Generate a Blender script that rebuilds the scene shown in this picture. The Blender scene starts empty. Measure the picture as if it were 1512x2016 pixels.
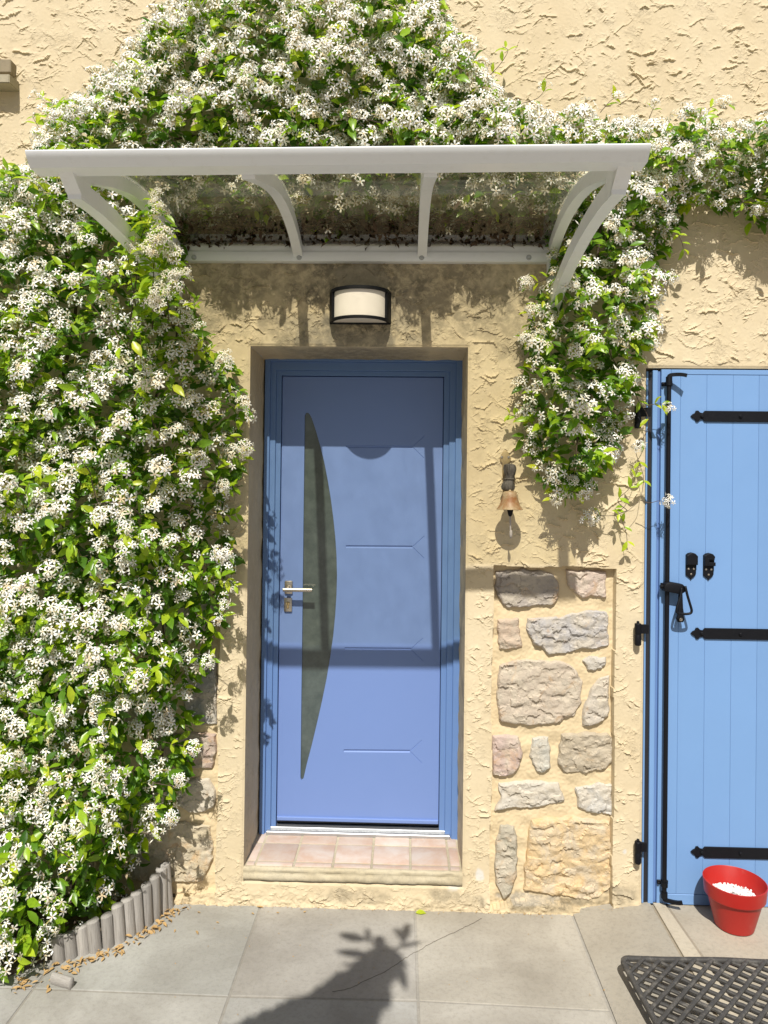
import bpy, bmesh, math, random
import numpy as np
from mathutils import Vector, Matrix, noise, geometry

random.seed(7)
rng = np.random.default_rng(7)
S = bpy.context.scene
C = S.collection

# ------------------------------------------------------------------ camera
F_PX, CX, CY, W_PX, H_PX = 1400.0, 756.0, 965.0, 1512.0, 2016.0
CAM = Vector((0.0, -3.0, 1.74))
YAW, PITCH, ROLL = 0.0279, 0.007, 0.012
_F = Vector((-math.sin(YAW) * math.cos(PITCH), math.cos(YAW) * math.cos(PITCH), math.sin(PITCH)))
_R0 = Vector((math.cos(YAW), math.sin(YAW), 0))
_U0 = _R0.cross(_F)
_R = _R0 * math.cos(ROLL) + _U0 * math.sin(ROLL)
_U = _U0 * math.cos(ROLL) - _R0 * math.sin(ROLL)
cam_d = bpy.data.cameras.new("camera")
cam = bpy.data.objects.new("camera", cam_d)
C.objects.link(cam)
m = Matrix.Identity(4)
for i in range(3):
    m[i][0], m[i][1], m[i][2], m[i][3] = _R[i], _U[i], -_F[i], CAM[i]
cam.matrix_world = m
cam_d.sensor_width = 36.0
cam_d.lens = F_PX / H_PX * 36.0
cam_d.shift_y = (CY - H_PX / 2) / H_PX
cam_d.clip_start = 0.05
cam_d.clip_end = 500
S.camera = cam

# ------------------------------------------------------------------ light
SUN_TRAVEL = Vector((0.072, 1.0, -1.255)).normalized()
SUN_EL = math.asin(-SUN_TRAVEL.z)
SUN_ROT = math.pi + 0.072
world = bpy.data.worlds.new("World")
S.world = world
world.use_nodes = True
wn = world.node_tree
bg = wn.nodes["Background"]
sky = wn.nodes.new("ShaderNodeTexSky")
sky.sky_type = 'NISHITA'
sky.sun_disc = False
sky.sun_elevation = SUN_EL
sky.sun_rotation = SUN_ROT
sky.air_density = 1.0
sky.dust_density = 2.5
sky.ozone_density = 0.6
wn.links.new(sky.outputs[0], bg.inputs[0])
bg.inputs[1].default_value = 0.05
sun_d = bpy.data.lights.new("sun", 'SUN')
sun_d.energy = 5.0
sun_d.angle = math.radians(0.53)
sun_d.color = (1.0, 0.965, 0.90)
sun = bpy.data.objects.new("sun", sun_d)
sun.rotation_euler = SUN_TRAVEL.to_track_quat('-Z', 'Y').to_euler()
C.objects.link(sun)
S.view_settings.view_transform = 'Standard'
S.view_settings.look = 'None'
S.view_settings.gamma = 1.0
S.view_settings.use_curve_mapping = False
S.view_settings.exposure = 0.17


# ------------------------------------------------------------------ helpers: picture to place
def ray(px, py):
    return _F + _R * ((px - CX) / F_PX) - _U * ((py - CY) / F_PX)


def P(px, py, y=0.0):
    d = ray(px, py)
    return CAM + d * ((y - CAM.y) / d.y)


def PG(px, py, z=0.0):
    d = ray(px, py)
    return CAM + d * ((z - CAM.z) / d.z)


def XZ(pts, y=0.0):
    return [(P(a, b, y).x, P(a, b, y).z) for a, b in pts]


# ------------------------------------------------------------------ helpers: objects
def mesh_obj(name, verts, faces, mat=None, parent=None, smooth=False):
    me = bpy.data.meshes.new(name)
    me.from_pydata([tuple(v) for v in verts], [], faces)
    me.update()
    if smooth:
        me.polygons.foreach_set("use_smooth", [True] * len(me.polygons))
    o = bpy.data.objects.new(name, me)
    if mat:
        me.materials.append(mat)
    C.objects.link(o)
    o.parent = parent
    return o


def bm_obj(name, bm, mat=None, parent=None, smooth=False, angle=None):
    me = bpy.data.meshes.new(name)
    bmesh.ops.recalc_face_normals(bm, faces=bm.faces)
    bm.to_mesh(me)
    bm.free()
    if smooth:
        me.polygons.foreach_set("use_smooth", [True] * len(me.polygons))
        if angle:
            me.set_sharp_from_angle(angle=angle)
    o = bpy.data.objects.new(name, me)
    if mat:
        me.materials.append(mat)
    C.objects.link(o)
    o.parent = parent
    return o


def tag(o, label=None, cat=None, group=None, kind=None):
    if label:
        o['label'] = label
    if cat:
        o['category'] = cat
    if group:
        o['group'] = group
    if kind:
        o['kind'] = kind
    return o


def empty(name, loc=(0, 0, 0)):
    o = bpy.data.objects.new(name, None)
    o.empty_display_size = 0.1
    o.location = loc
    C.objects.link(o)
    return o


def bx(bm, lo, hi, bev=0.0, seg=1):
    t = bmesh.new()
    v = [t.verts.new((x, y, z)) for x in (lo[0], hi[0]) for y in (lo[1], hi[1]) for z in (lo[2], hi[2])]
    for f in ((0, 1, 3, 2), (4, 6, 7, 5), (0, 4, 5, 1), (2, 3, 7, 6), (0, 2, 6, 4), (1, 5, 7, 3)):
        t.faces.new([v[i] for i in f])
    bmesh.ops.recalc_face_normals(t, faces=t.faces)
    if bev:
        bmesh.ops.bevel(t, geom=list(t.edges), offset=bev, segments=seg, affect='EDGES', profile=0.5)
    me = bpy.data.meshes.new("tmp")
    t.to_mesh(me)
    t.free()
    bm.from_mesh(me)
    bpy.data.meshes.remove(me)


def prism_xz(bm, pts, y0, y1, bev=0.0):
    """outline in XZ extruded from y0 (front) to y1 (back)"""
    t = bmesh.new()
    f = [t.verts.new((x, y0, z)) for x, z in pts]
    b = [t.verts.new((x, y1, z)) for x, z in pts]
    ff = t.faces.new(f)
    t.faces.new(b[::-1])
    n = len(pts)
    for i in range(n):
        t.faces.new((f[i], b[i], b[(i + 1) % n], f[(i + 1) % n]))
    bmesh.ops.recalc_face_normals(t, faces=t.faces)
    if bev:
        bmesh.ops.bevel(t, geom=list(ff.edges), offset=bev, segments=2, affect='EDGES', profile=0.5)
    me = bpy.data.meshes.new("tmp")
    t.to_mesh(me)
    t.free()
    bm.from_mesh(me)
    bpy.data.meshes.remove(me)


def sweep(bm, path, section, up=Vector((1, 0, 0)), cap=True, radii=None):
    """sweep a closed 2-D section (list of (a,b)) along a path; a goes along 'up', b along the other normal"""
    path = [Vector(p) for p in path]
    rings = []
    for i, p in enumerate(path):
        if i == 0:
            t = path[1] - path[0]
        elif i == len(path) - 1:
            t = path[-1] - path[-2]
        else:
            t = path[i + 1] - path[i - 1]
        t.normalize()
        u = up - t * up.dot(t)
        if u.length < 1e-4:
            u = Vector((0, 0, 1)) - t * t.z
            if u.length < 1e-4:
                u = Vector((0, 1, 0)) - t * t.y
        u.normalize()
        w = t.cross(u)
        k = radii[i] if radii else 1.0
        rings.append([bm.verts.new(p + u * (a * k) + w * (b * k)) for a, b in section])
    n = len(section)
    for i in range(len(rings) - 1):
        for j in range(n):
            bm.faces.new((rings[i][j], rings[i][(j + 1) % n], rings[i + 1][(j + 1) % n], rings[i + 1][j]))
    if cap:
        bm.faces.new(rings[0][::-1])
        bm.faces.new(rings[-1])


def circ(r, n=10):
    return [(r * math.cos(2 * math.pi * i / n), r * math.sin(2 * math.pi * i / n)) for i in range(n)]


def rect(a, b):
    return [(-a / 2, -b / 2), (a / 2, -b / 2), (a / 2, b / 2), (-a / 2, b / 2)]


def tube(bm, path, r, n=8, radii=None):
    sweep(bm, path, circ(r, n), up=Vector((0.31, 0.77, 0.11)), radii=radii)


def lathe(bm, prof, n=32, centre=(0, 0, 0), axis='z', close_ends=True):
    cx, cy, cz = centre
    rings = []
    for r, h in prof:
        ring = []
        for i in range(n):
            a = 2 * math.pi * i / n
            if axis == 'z':
                co = (cx + r * math.cos(a), cy + r * math.sin(a), cz + h)
            else:
                co = (cx + r * math.cos(a), cy - h, cz + r * math.sin(a))
            ring.append(bm.verts.new(co))
        rings.append(ring)
    for i in range(len(rings) - 1):
        for j in range(n):
            bm.faces.new((rings[i][j], rings[i][(j + 1) % n], rings[i + 1][(j + 1) % n], rings[i + 1][j]))
    if close_ends:
        bm.faces.new(rings[0][::-1])
        bm.faces.new(rings[-1])


def smooth_path(pts, n=4):
    """Catmull-Rom through the points"""
    pts = [Vector(p) for p in pts]
    q = [pts[0] * 2 - pts[1]] + pts + [pts[-1] * 2 - pts[-2]]
    out = []
    for i in range(1, len(q) - 2):
        for k in range(n):
            t = k / n
            a, b, c, d = q[i - 1], q[i], q[i + 1], q[i + 2]
            out.append(0.5 * ((2 * b) + (c - a) * t + (2 * a - 5 * b + 4 * c - d) * t * t + (3 * b - a - 3 * c + d) * t ** 3))
    out.append(pts[-1])
    return out


def bolt_head(name, x, y, z, r, h, mat, parent):
    bm = bmesh.new()
    lathe(bm, [(r * 1.5, 0), (r * 1.5, h * .25), (r, h * .3), (r, h * .85), (r * .8, h)], 12, (x, y, z), 'y')
    return bm_obj(name, bm, mat, parent, True, 0.6)


# ------------------------------------------------------------------ helpers: materials
def new_mat(name):
    mt = bpy.data.materials.new(name)
    mt.use_nodes = True
    nt = mt.node_tree
    return mt, nt, nt.nodes["Principled BSDF"]


def nd(nt, t, **kw):
    n = nt.nodes.new(t)
    for k, v in kw.items():
        setattr(n, k, v)
    return n


def mixc(nt, a, b, fac, mode='MIX'):
    n = nt.nodes.new("ShaderNodeMix")
    n.data_type = 'RGBA'
    n.blend_type = mode
    for sock, val in ((n.inputs[0], fac), (n.inputs[6], a), (n.inputs[7], b)):
        if hasattr(val, 'is_linked'):
            nt.links.new(val, sock)
        elif isinstance(val, (int, float)):
            sock.default_value = val
        else:
            sock.default_value = (*val, 1) if len(val) == 3 else val
    return n.outputs[2]


def ramp(nt, src, stops):
    r = nt.nodes.new("ShaderNodeValToRGB")
    el = r.color_ramp.elements
    while len(el) < len(stops):
        el.new(0.5)
    for e, (p, c) in zip(el, stops):
        e.position = p
        e.color = (c, c, c, 1) if isinstance(c, (int, float)) else (*c, 1)
    nt.links.new(src, r.inputs[0])
    return r.outputs[0]


def noise_tex(nt, scale, detail=4, rough=0.55, vec=None, dist=0.0, kind='Object'):
    n = nt.nodes.new("ShaderNodeTexNoise")
    n.inputs["Scale"].default_value = scale
    n.inputs["Detail"].default_value = detail
    n.inputs["Roughness"].default_value = rough
    n.inputs["Distortion"].default_value = dist
    if vec is None:
        g = nt.nodes.new("ShaderNodeTexCoord")
        vec = g.outputs[kind]
    nt.links.new(vec, n.inputs["Vector"])
    return n.outputs["Fac"]


def scaled(nt, sx, sy, sz):
    g = nt.nodes.new("ShaderNodeTexCoord")
    mp = nt.nodes.new("ShaderNodeMapping")
    mp.inputs["Scale"].default_value = (sx, sy, sz)
    nt.links.new(g.outputs["Object"], mp.inputs["Vector"])
    return mp.outputs[0]


def bump(nt, b, h, strength=0.3, dist=0.004):
    n = nt.nodes.new("ShaderNodeBump")
    n.inputs["Strength"].default_value = strength
    n.inputs["Distance"].default_value = dist
    nt.links.new(h, n.inputs["Height"])
    nt.links.new(n.outputs[0], b.inputs["Normal"])


def attr(nt, name):
    n = nt.nodes.new("ShaderNodeAttribute")
    n.attribute_name = name
    return n.outputs["Fac"]


def painted(name, col, rough=0.4, var=0.08, scale=9, bump_s=0.0, metallic=0.0, coat=0.0, dust=None, rnd=0.0):
    mt, nt, b = new_mat(name)
    n1 = noise_tex(nt, scale, 5)
    c = mixc(nt, [x * (1 - var) for x in col], [min(1, x * (1 + var)) for x in col], n1)
    if dust:
        n2 = noise_tex(nt, 26, 6, 0.7)
        c = mixc(nt, c, dust[0], ramp(nt, n2, [(dust[1], 0.0), (dust[1] + .2, dust[2])]))
    if rnd:
        oi = nt.nodes.new("ShaderNodeObjectInfo")
        vr = nd(nt, "ShaderNodeMapRange")
        vr.inputs[3].default_value = 1 - rnd
        vr.inputs[4].default_value = 1 + rnd
        nt.links.new(oi.outputs["Random"], vr.inputs[0])
        hs = nt.nodes.new("ShaderNodeHueSaturation")
        nt.links.new(vr.outputs[0], hs.inputs["Value"])
        nt.links.new(c, hs.inputs["Color"])
        c = hs.outputs[0]
    nt.links.new(c, b.inputs["Base Color"])
    rr = ramp(nt, noise_tex(nt, scale * 3, 4), [(0.3, max(0, rough - .06)), (0.7, min(1, rough + .08))])
    nt.links.new(rr, b.inputs["Roughness"])
    b.inputs["Metallic"].default_value = metallic
    if coat:
        b.inputs["Coat Weight"].default_value = coat
        b.inputs["Coat Roughness"].default_value = 0.2
    if bump_s:
        bump(nt, b, noise_tex(nt, 90, 4), bump_s, 0.002)
    return mt


def mat_stucco():
    mt, nt, b = new_mat("stucco")
    n1 = noise_tex(nt, 2.2, 5)
    n2 = noise_tex(nt, 38, 6, 0.7)
    c = mixc(nt, (0.585, 0.48, 0.312), (0.64, 0.54, 0.37), ramp(nt, n1, [(0.35, 0.0), (0.65, 1.0)]))
    c = mixc(nt, c, (0.50, 0.385, 0.225), ramp(nt, n2, [(0.5, 0.0), (0.85, 0.35)]))
    low = attr(nt, "mortar")
    c = mixc(nt, c, (0.62, 0.50, 0.315), low)
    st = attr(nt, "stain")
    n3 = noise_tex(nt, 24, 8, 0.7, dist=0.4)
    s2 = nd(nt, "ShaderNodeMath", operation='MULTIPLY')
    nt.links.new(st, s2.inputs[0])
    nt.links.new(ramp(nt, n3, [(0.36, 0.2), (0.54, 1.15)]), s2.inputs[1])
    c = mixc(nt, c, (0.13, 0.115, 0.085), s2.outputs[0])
    ce = attr(nt, "cement")
    n4 = noise_tex(nt, 60, 5, 0.7)
    c = mixc(nt, c, mixc(nt, (0.22, 0.19, 0.14), (0.42, 0.37, 0.28), n4), ce)
    wh = attr(nt, "whitewash")
    c = mixc(nt, c, (0.62, 0.60, 0.55), wh)
    nt.links.new(c, b.inputs["Base Color"])
    b.inputs["Roughness"].default_value = 0.92
    b.inputs["Specular IOR Level"].default_value = 0.2
    h = mixc(nt, noise_tex(nt, 130, 5, 0.7), noise_tex(nt, 420, 3, 0.6), 0.4)
    # torn trowel edges, finer than the mesh: steps of a warped noise where a second noise lets them show
    t1 = noise_tex(nt, 7.5, 9, 0.66, scaled(nt, 0.75, 1, 1.25), 0.25)
    stp = ramp(nt, t1, [(0.40, 0.0), (0.406, 0.5), (0.47, 0.35), (0.476, 0.8), (0.53, 0.5), (0.536, 1.0), (0.62, 0.7), (0.626, 1.0)])
    t2 = ramp(nt, noise_tex(nt, 11, 5, 0.6), [(0.52, 0.0), (0.62, 1.0)])
    ml = nd(nt, "ShaderNodeMath", operation='MULTIPLY')
    nt.links.new(stp, ml.inputs[0])
    nt.links.new(t2, ml.inputs[1])
    inv = nd(nt, "ShaderNodeMath", operation='SUBTRACT')
    inv.inputs[0].default_value = 1.0
    nt.links.new(low, inv.inputs[1])
    m3 = nd(nt, "ShaderNodeMath", operation='MULTIPLY')
    nt.links.new(ml.outputs[0], m3.inputs[0])
    nt.links.new(inv.outputs[0], m3.inputs[1])
    b1 = nt.nodes.new("ShaderNodeBump")
    b1.inputs["Strength"].default_value = 1.0
    b1.inputs["Distance"].default_value = 0.0025
    nt.links.new(m3.outputs[0], b1.inputs["Height"])
    b2 = nt.nodes.new("ShaderNodeBump")
    b2.inputs["Strength"].default_value = 0.28
    b2.inputs["Distance"].default_value = 0.003
    nt.links.new(h, b2.inputs["Height"])
    nt.links.new(b1.outputs[0], b2.inputs["Normal"])
    nt.links.new(b2.outputs[0], b.inputs["Normal"])
    return mt


def mat_stone():
    mt, nt, b = new_mat("stone")
    oi = nt.nodes.new("ShaderNodeObjectInfo")
    n1 = noise_tex(nt, 11, 7, 0.62, dist=0.6)
    n2 = noise_tex(nt, 34, 8, 0.72, dist=0.3)
    n3 = noise_tex(nt, 6, 4, 0.6)
    c = mixc(nt, oi.outputs["Color"], (0.56, 0.49, 0.38), ramp(nt, n1, [(0.44, 0.0), (0.58, 0.65)]))
    c = mixc(nt, c, (0.52, 0.28, 0.09), ramp(nt, noise_tex(nt, 9, 8, 0.72, dist=0.8), [(0.56, 0.0), (0.68, 0.5)]))
    c = mixc(nt, c, (0.20, 0.18, 0.155), ramp(nt, n2, [(0.54, 0.0), (0.72, 0.5)]))  # crevice shade put into the colour, from the noise that drives the bump
    nt.links.new(c, b.inputs["Base Color"])
    b.inputs["Roughness"].default_value = 0.9
    v = nt.nodes.new("ShaderNodeTexVoronoi")
    v.inputs["Scale"].default_value = 28
    v.distance = 'CHEBYCHEV'
    g = nt.nodes.new("ShaderNodeTexCoord")
    nt.links.new(g.outputs["Object"], v.inputs["Vector"])
    h = mixc(nt, n2, noise_tex(nt, 120, 6, 0.75), 0.4)
    bump(nt, b, h, 1.0, 0.010)
    return mt


def mat_concrete(name, a, bcol, swirl=True):
    mt, nt, b = new_mat(name)
    oi = nt.nodes.new("ShaderNodeObjectInfo")
    n1 = noise_tex(nt, 2.1, 6, 0.6, dist=0.4)
    n2 = noise_tex(nt, 60, 8, 0.75)
    n3 = noise_tex(nt, 330, 3, 0.6)
    c = mixc(nt, a, bcol, ramp(nt, n1, [(0.36, 0.0), (0.64, 1.0)]))
    c = mixc(nt, c, (0.13, 0.12, 0.105), ramp(nt, n2, [(0.48, 0.0), (0.8, 0.45)]))
    c = mixc(nt, c, (0.33, 0.30, 0.25), ramp(nt, n3, [(0.58, 0.0), (0.75, 0.4)]))
    c = mixc(nt, c, oi.outputs["Color"], 1.0, 'MULTIPLY')
    nt.links.new(c, b.inputs["Base Color"])
    b.inputs["Roughness"].default_value = 0.85
    h = mixc(nt, n2, n3, 0.45)
    if swirl:
        w = nt.nodes.new("ShaderNodeTexWave")
        w.wave_type = 'RINGS'
        w.rings_direction = 'SPHERICAL'
        w.inputs["Scale"].default_value = 9
        w.inputs["Distortion"].default_value = 5
        w.inputs["Detail"].default_value = 4
        mp = scaled(nt, 1, 1, 1)
        nt.links.new(mp, w.inputs["Vector"])
        h = mixc(nt, h, w.outputs["Fac"], 0.10)
    bump(nt, b, h, 0.45, 0.004)
    return mt


def mat_leaf():
    mt, nt, b = new_mat("jasmine_leaf")
    r = attr(nt, "rnd")
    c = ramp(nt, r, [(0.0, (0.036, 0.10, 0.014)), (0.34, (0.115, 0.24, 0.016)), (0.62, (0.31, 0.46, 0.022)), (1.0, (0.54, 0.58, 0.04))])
    n = noise_tex(nt, 60, 3)
    c = mixc(nt, c, (0.03, 0.07, 0.012), ramp(nt, n, [(0.45, 0.0), (0.8, 0.35)]))
    nt.links.new(c, b.inputs["Base Color"])
    b.inputs["Roughness"].default_value = 0.33
    b.inputs["Specular IOR Level"].default_value = 0.45
    tr = nt.nodes.new("ShaderNodeBsdfTranslucent")
    tc = mixc(nt, c, (0.9, 1.0, 0.25), 1.0, 'MULTIPLY')
    g = nt.nodes.new("ShaderNodeHueSaturation")
    g.inputs["Value"].default_value = 2.0
    nt.links.new(tc, g.inputs["Color"])
    nt.links.new(g.outputs[0], tr.inputs[0])
    mx = nt.nodes.new("ShaderNodeMixShader")
    mx.inputs[0].default_value = 0.33
    nt.links.new(b.outputs[0], mx.inputs[1])
    nt.links.new(tr.outputs[0], mx.inputs[2])
    nt.links.new(mx.outputs[0], nt.nodes["Material Output"].inputs[0])
    return mt


def mat_flower():
    mt, nt, b = new_mat("jasmine_petal")
    r = attr(nt, "rnd")
    c = ramp(nt, r, [(0.0, (0.90, 0.89, 0.855)), (0.5, (0.80, 0.75, 0.60)), (0.75, (0.66, 0.46, 0.20)), (1.0, (0.30, 0.40, 0.06))])
    nt.links.new(c, b.inputs["Base Color"])
    b.inputs["Roughness"].default_value = 0.6
    tr = nt.nodes.new("ShaderNodeBsdfTranslucent")
    nt.links.new(c, tr.inputs[0])
    mx = nt.nodes.new("ShaderNodeMixShader")
    mx.inputs[0].default_value = 0.14
    nt.links.new(b.outputs[0], mx.inputs[1])
    nt.links.new(tr.outputs[0], mx.inputs[2])
    nt.links.new(mx.outputs[0], nt.nodes["Material Output"].inputs[0])
    return mt


def mat_sheet():
    mt, nt, b = new_mat("canopy_sheet")
    tp = nt.nodes.new("ShaderNodeBsdfTransparent")
    tp.inputs[0].default_value = (0.935, 0.92, 0.845, 1)
    n = noise_tex(nt, 12, 6, 0.7)
    b.inputs["Base Color"].default_value = (0.30, 0.27, 0.19, 1)
    b.inputs["Roughness"].default_value = 0.6
    tl = nt.nodes.new("ShaderNodeBsdfTranslucent")
    tl.inputs[0].default_value = (0.5, 0.46, 0.34, 1)
    dm = nt.nodes.new("ShaderNodeMixShader")
    dm.inputs[0].default_value = 0.5
    nt.links.new(b.outputs[0], dm.inputs[1])
    nt.links.new(tl.outputs[0], dm.inputs[2])
    mx = nt.nodes.new("ShaderNodeMixShader")
    sm = nd(nt, "ShaderNodeMath", operation='ADD')
    nt.links.new(ramp(nt, n, [(0.40, 0.02), (0.75, 0.13)]), sm.inputs[0])
    nt.links.new(ramp(nt, noise_tex(nt, 34, 5, 0.7), [(0.62, 0.0), (0.72, 0.22)]), sm.inputs[1])
    nt.links.new(sm.outputs[0], mx.inputs[0])
    nt.links.new(tp.outputs[0], mx.inputs[1])
    nt.links.new(dm.outputs[0], mx.inputs[2])
    gl = nt.nodes.new("ShaderNodeBsdfGlossy")
    gl.inputs["Roughness"].default_value = 0.05
    fr = nt.nodes.new("ShaderNodeFresnel")
    fr.inputs[0].default_value = 1.4
    m2 = nt.nodes.new("ShaderNodeMixShader")
    fm = nd(nt, "ShaderNodeMath", operation='MULTIPLY')
    fm.inputs[1].default_value = 0.22
    nt.links.new(fr.outputs[0], fm.inputs[0])
    nt.links.new(fm.outputs[0], m2.inputs[0])
    nt.links.new(mx.outputs[0], m2.inputs[1])
    nt.links.new(gl.outputs[0], m2.inputs[2])
    nt.links.new(m2.outputs[0], nt.nodes["Material Output"].inputs[0])
    return mt


def mat_wood(name, a, bcol, sx=14, sz=1.2, stone_like=False):
    mt, nt, b = new_mat(name)
    n1 = noise_tex(nt, 5, 8, 0.7, scaled(nt, sx, sx, sz), 0.5)
    oi = nt.nodes.new("ShaderNodeObjectInfo")
    c = mixc(nt, a, bcol, ramp(nt, n1, [(0.3, 0.0), (0.7, 1.0)]))
    c = mixc(nt, c, (0.05, 0.04, 0.03), ramp(nt, n1, [(0.6, 0.0), (0.85, 0.7)]))
    hs = nt.nodes.new("ShaderNodeHueSaturation")
    vr = nd(nt, "ShaderNodeMapRange")
    vr.inputs[3].default_value = 0.75
    vr.inputs[4].default_value = 1.2
    nt.links.new(oi.outputs["Random"], vr.inputs[0])
    nt.links.new(vr.outputs[0], hs.inputs["Value"])
    nt.links.new(c, hs.inputs["Color"])
    nt.links.new(hs.outputs[0], b.inputs["Base Color"])
    b.inputs["Roughness"].default_value = 0.85
    bump(nt, b, n1, 0.6, 0.004)
    return mt


def mat_tile():
    mt, nt, b = new_mat("terracotta_tile")
    g = nt.nodes.new("ShaderNodeNewGeometry")
    n1 = noise_tex(nt, 9, 6, 0.6, g.outputs["Position"], 0.3)
    n2 = noise_tex(nt, 50, 6, 0.7, g.outputs["Position"])
    oi = nt.nodes.new("ShaderNodeObjectInfo")
    c = mixc(nt, (0.52, 0.37, 0.28), (0.58, 0.49, 0.42), ramp(nt, n1, [(0.38, 0.0), (0.62, 1.0)]))
    c = mixc(nt, c, (0.55, 0.48, 0.44), ramp(nt, n2, [(0.5, 0.0), (0.75, 0.5)]))
    hs = nt.nodes.new("ShaderNodeHueSaturation")
    vr = nd(nt, "ShaderNodeMapRange")
    vr.inputs[3].default_value = 0.82
    vr.inputs[4].default_value = 1.08
    nt.links.new(oi.outputs["Random"], vr.inputs[0])
    nt.links.new(vr.outputs[0], hs.inputs["Value"])
    nt.links.new(c, hs.inputs["Color"])
    nt.links.new(hs.outputs[0], b.inputs["Base Color"])
    b.inputs["Roughness"].default_value = 0.6
    bump(nt, b, n2, 0.25, 0.002)
    return mt


def mat_glass():
    mt, nt, b = new_mat("dark_frosted_glass")
    n = noise_tex(nt, 14, 6, 0.65)
    c = mixc(nt, (0.050, 0.068, 0.066), (0.092, 0.116, 0.110), ramp(nt, n, [(0.35, 0.0), (0.7, 1.0)]))
    nt.links.new(c, b.inputs["Base Color"])
    b.inputs["Roughness"].default_value = 0.13
    b.inputs["Specular IOR Level"].default_value = 0.7
    return mt


def mat_bell():
    mt, nt, b = new_mat("tarnished_brass")
    n = noise_tex(nt, 22, 6, 0.6, dist=0.4)
    c = mixc(nt, (0.27, 0.115, 0.04), (0.44, 0.36, 0.23), ramp(nt, n, [(0.35, 0.0), (0.65, 1.0)]))
    nt.links.new(c, b.inputs["Base Color"])
    b.inputs["Metallic"].default_value = 0.0
    b.inputs["Roughness"].default_value = 0.5
    return mt


M = {}
M['stucco'] = mat_stucco()
M['stone'] = mat_stone()
M['slab'] = mat_concrete("paving_concrete", (0.275, 0.262, 0.237), (0.415, 0.405, 0.378))
M['pad'] = mat_concrete("pad_concrete", (0.37, 0.33, 0.265), (0.45, 0.41, 0.34), False)
M['nose'] = mat_concrete("sill_concrete", (0.44, 0.37, 0.24), (0.54, 0.48, 0.35), False)
M['earth'] = mat_concrete("earth", (0.13, 0.10, 0.07), (0.24, 0.20, 0.15), False)
M['ground'] = mat_concrete("ground_paving", (0.25, 0.225, 0.19), (0.30, 0.275, 0.235), False)
M['door'] = painted("door_blue_paint", (0.150, 0.235, 0.50), 0.5, 0.03, 3)
M['frame'] = painted("frame_blue_paint", (0.115, 0.21, 0.44), 0.48, 0.03, 3)
M['shutter'] = painted("shutter_blue_paint", (0.165, 0.305, 0.56), 0.46, 0.04, 4, rnd=0.03)
M['iron'] = painted("black_iron", (0.005, 0.0055, 0.008), 0.5, 0.2, 30, 0.1)
M['iron'].node_tree.nodes['Principled BSDF'].inputs['Specular IOR Level'].default_value = 0.22
M['seal'] = painted("black_seal", (0.012, 0.013, 0.018), 0.6, 0.1)
M['alu'] = painted("threshold_aluminium", (0.45, 0.46, 0.47), 0.35, 0.08, 20, metallic=0.8)
M['steel'] = painted("brushed_steel", (0.55, 0.50, 0.43), 0.3, 0.08, 40, metallic=1.0)
M['white'] = painted("white_aluminium", (0.83, 0.845, 0.86), 0.35, 0.03, 6, dust=((0.55, 0.52, 0.44), 0.55, 0.2))
M['diffuser'] = painted("opal_diffuser", (0.80, 0.74, 0.68), 0.3, 0.03, 4)
M['red'] = painted("red_plastic", (0.40, 0.018, 0.013), 0.42, 0.06, 8, dust=((0.42, 0.22, 0.2), 0.62, 0.2))
M['pebble'] = painted("white_pebbles", (0.78, 0.77, 0.74), 0.8, 0.1, 60)
M['rubber'] = painted("black_rubber", (0.050, 0.047, 0.043), 0.7, 0.2, 30, 0.3, dust=((0.22, 0.20, 0.17), 0.5, 0.5))
M['log'] = mat_wood("grey_log", (0.24, 0.22, 0.195), (0.47, 0.44, 0.40), 1.5, 0.4)
M['bark'] = mat_wood("bark", (0.07, 0.045, 0.028), (0.15, 0.10, 0.07))
M['dark_wood'] = mat_wood("charred_wood", (0.025, 0.022, 0.02), (0.14, 0.125, 0.11), 30, 3)
M['leaf'] = mat_leaf()
M['flower'] = mat_flower()
M['sheet'] = mat_sheet()
M['tile'] = mat_tile()
M['glass'] = mat_glass()
M['bell'] = mat_bell()
M['brass'] = painted("weathered_brass", (0.36, 0.27, 0.14), 0.5, 0.15, 40, metallic=0.4)
M['cord'] = painted("grey_cord", (0.42, 0.38, 0.36), 0.9, 0.1, 60)
M['dry'] = painted("dry_leaves", (0.42, 0.27, 0.11), 0.8, 0.35, 18)
M['rot'] = painted("rotted_leaves", (0.075, 0.045, 0.024), 0.85, 0.5, 18)
M['sill'] = mat_concrete("old_sill_stone", (0.28, 0.24, 0.15), (0.42, 0.37, 0.26), False)


# ------------------------------------------------------------------ the wall (relief as real geometry)
CELL = 0.004
NFX, NFZ = 1024, 1152
fx = np.fft.fftfreq(NFX, CELL)[None, :]
fz = np.fft.fftfreq(NFZ, CELL)[:, None]


def band(seed, lo, hi, ax=1.0, az=1.0):
    """periodic noise with wavelengths between lo and hi metres; ax, az stretch it"""
    r = np.random.default_rng(seed)
    w = np.fft.fft2(r.standard_normal((NFZ, NFX)))
    k = np.sqrt((fx * ax) ** 2 + (fz * az) ** 2) + 1e-9
    wl = 1.0 / k
    flt = np.exp(-(np.log(wl / math.sqrt(lo * hi)) / (0.5 * math.log(hi / lo))) ** 2) / k
    n = np.fft.ifft2(w * flt).real
    return (n - n.mean()) / n.std()


def blur(a, s):
    g = np.exp(-2 * (math.pi * s) ** 2 * (fx ** 2 + fz ** 2))
    return np.fft.ifft2(np.fft.fft2(a) * g).real


def sstep(a, b, x):
    t = np.clip((x - a) / (b - a), 0, 1)
    return t * t * (3 - 2 * t)


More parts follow.
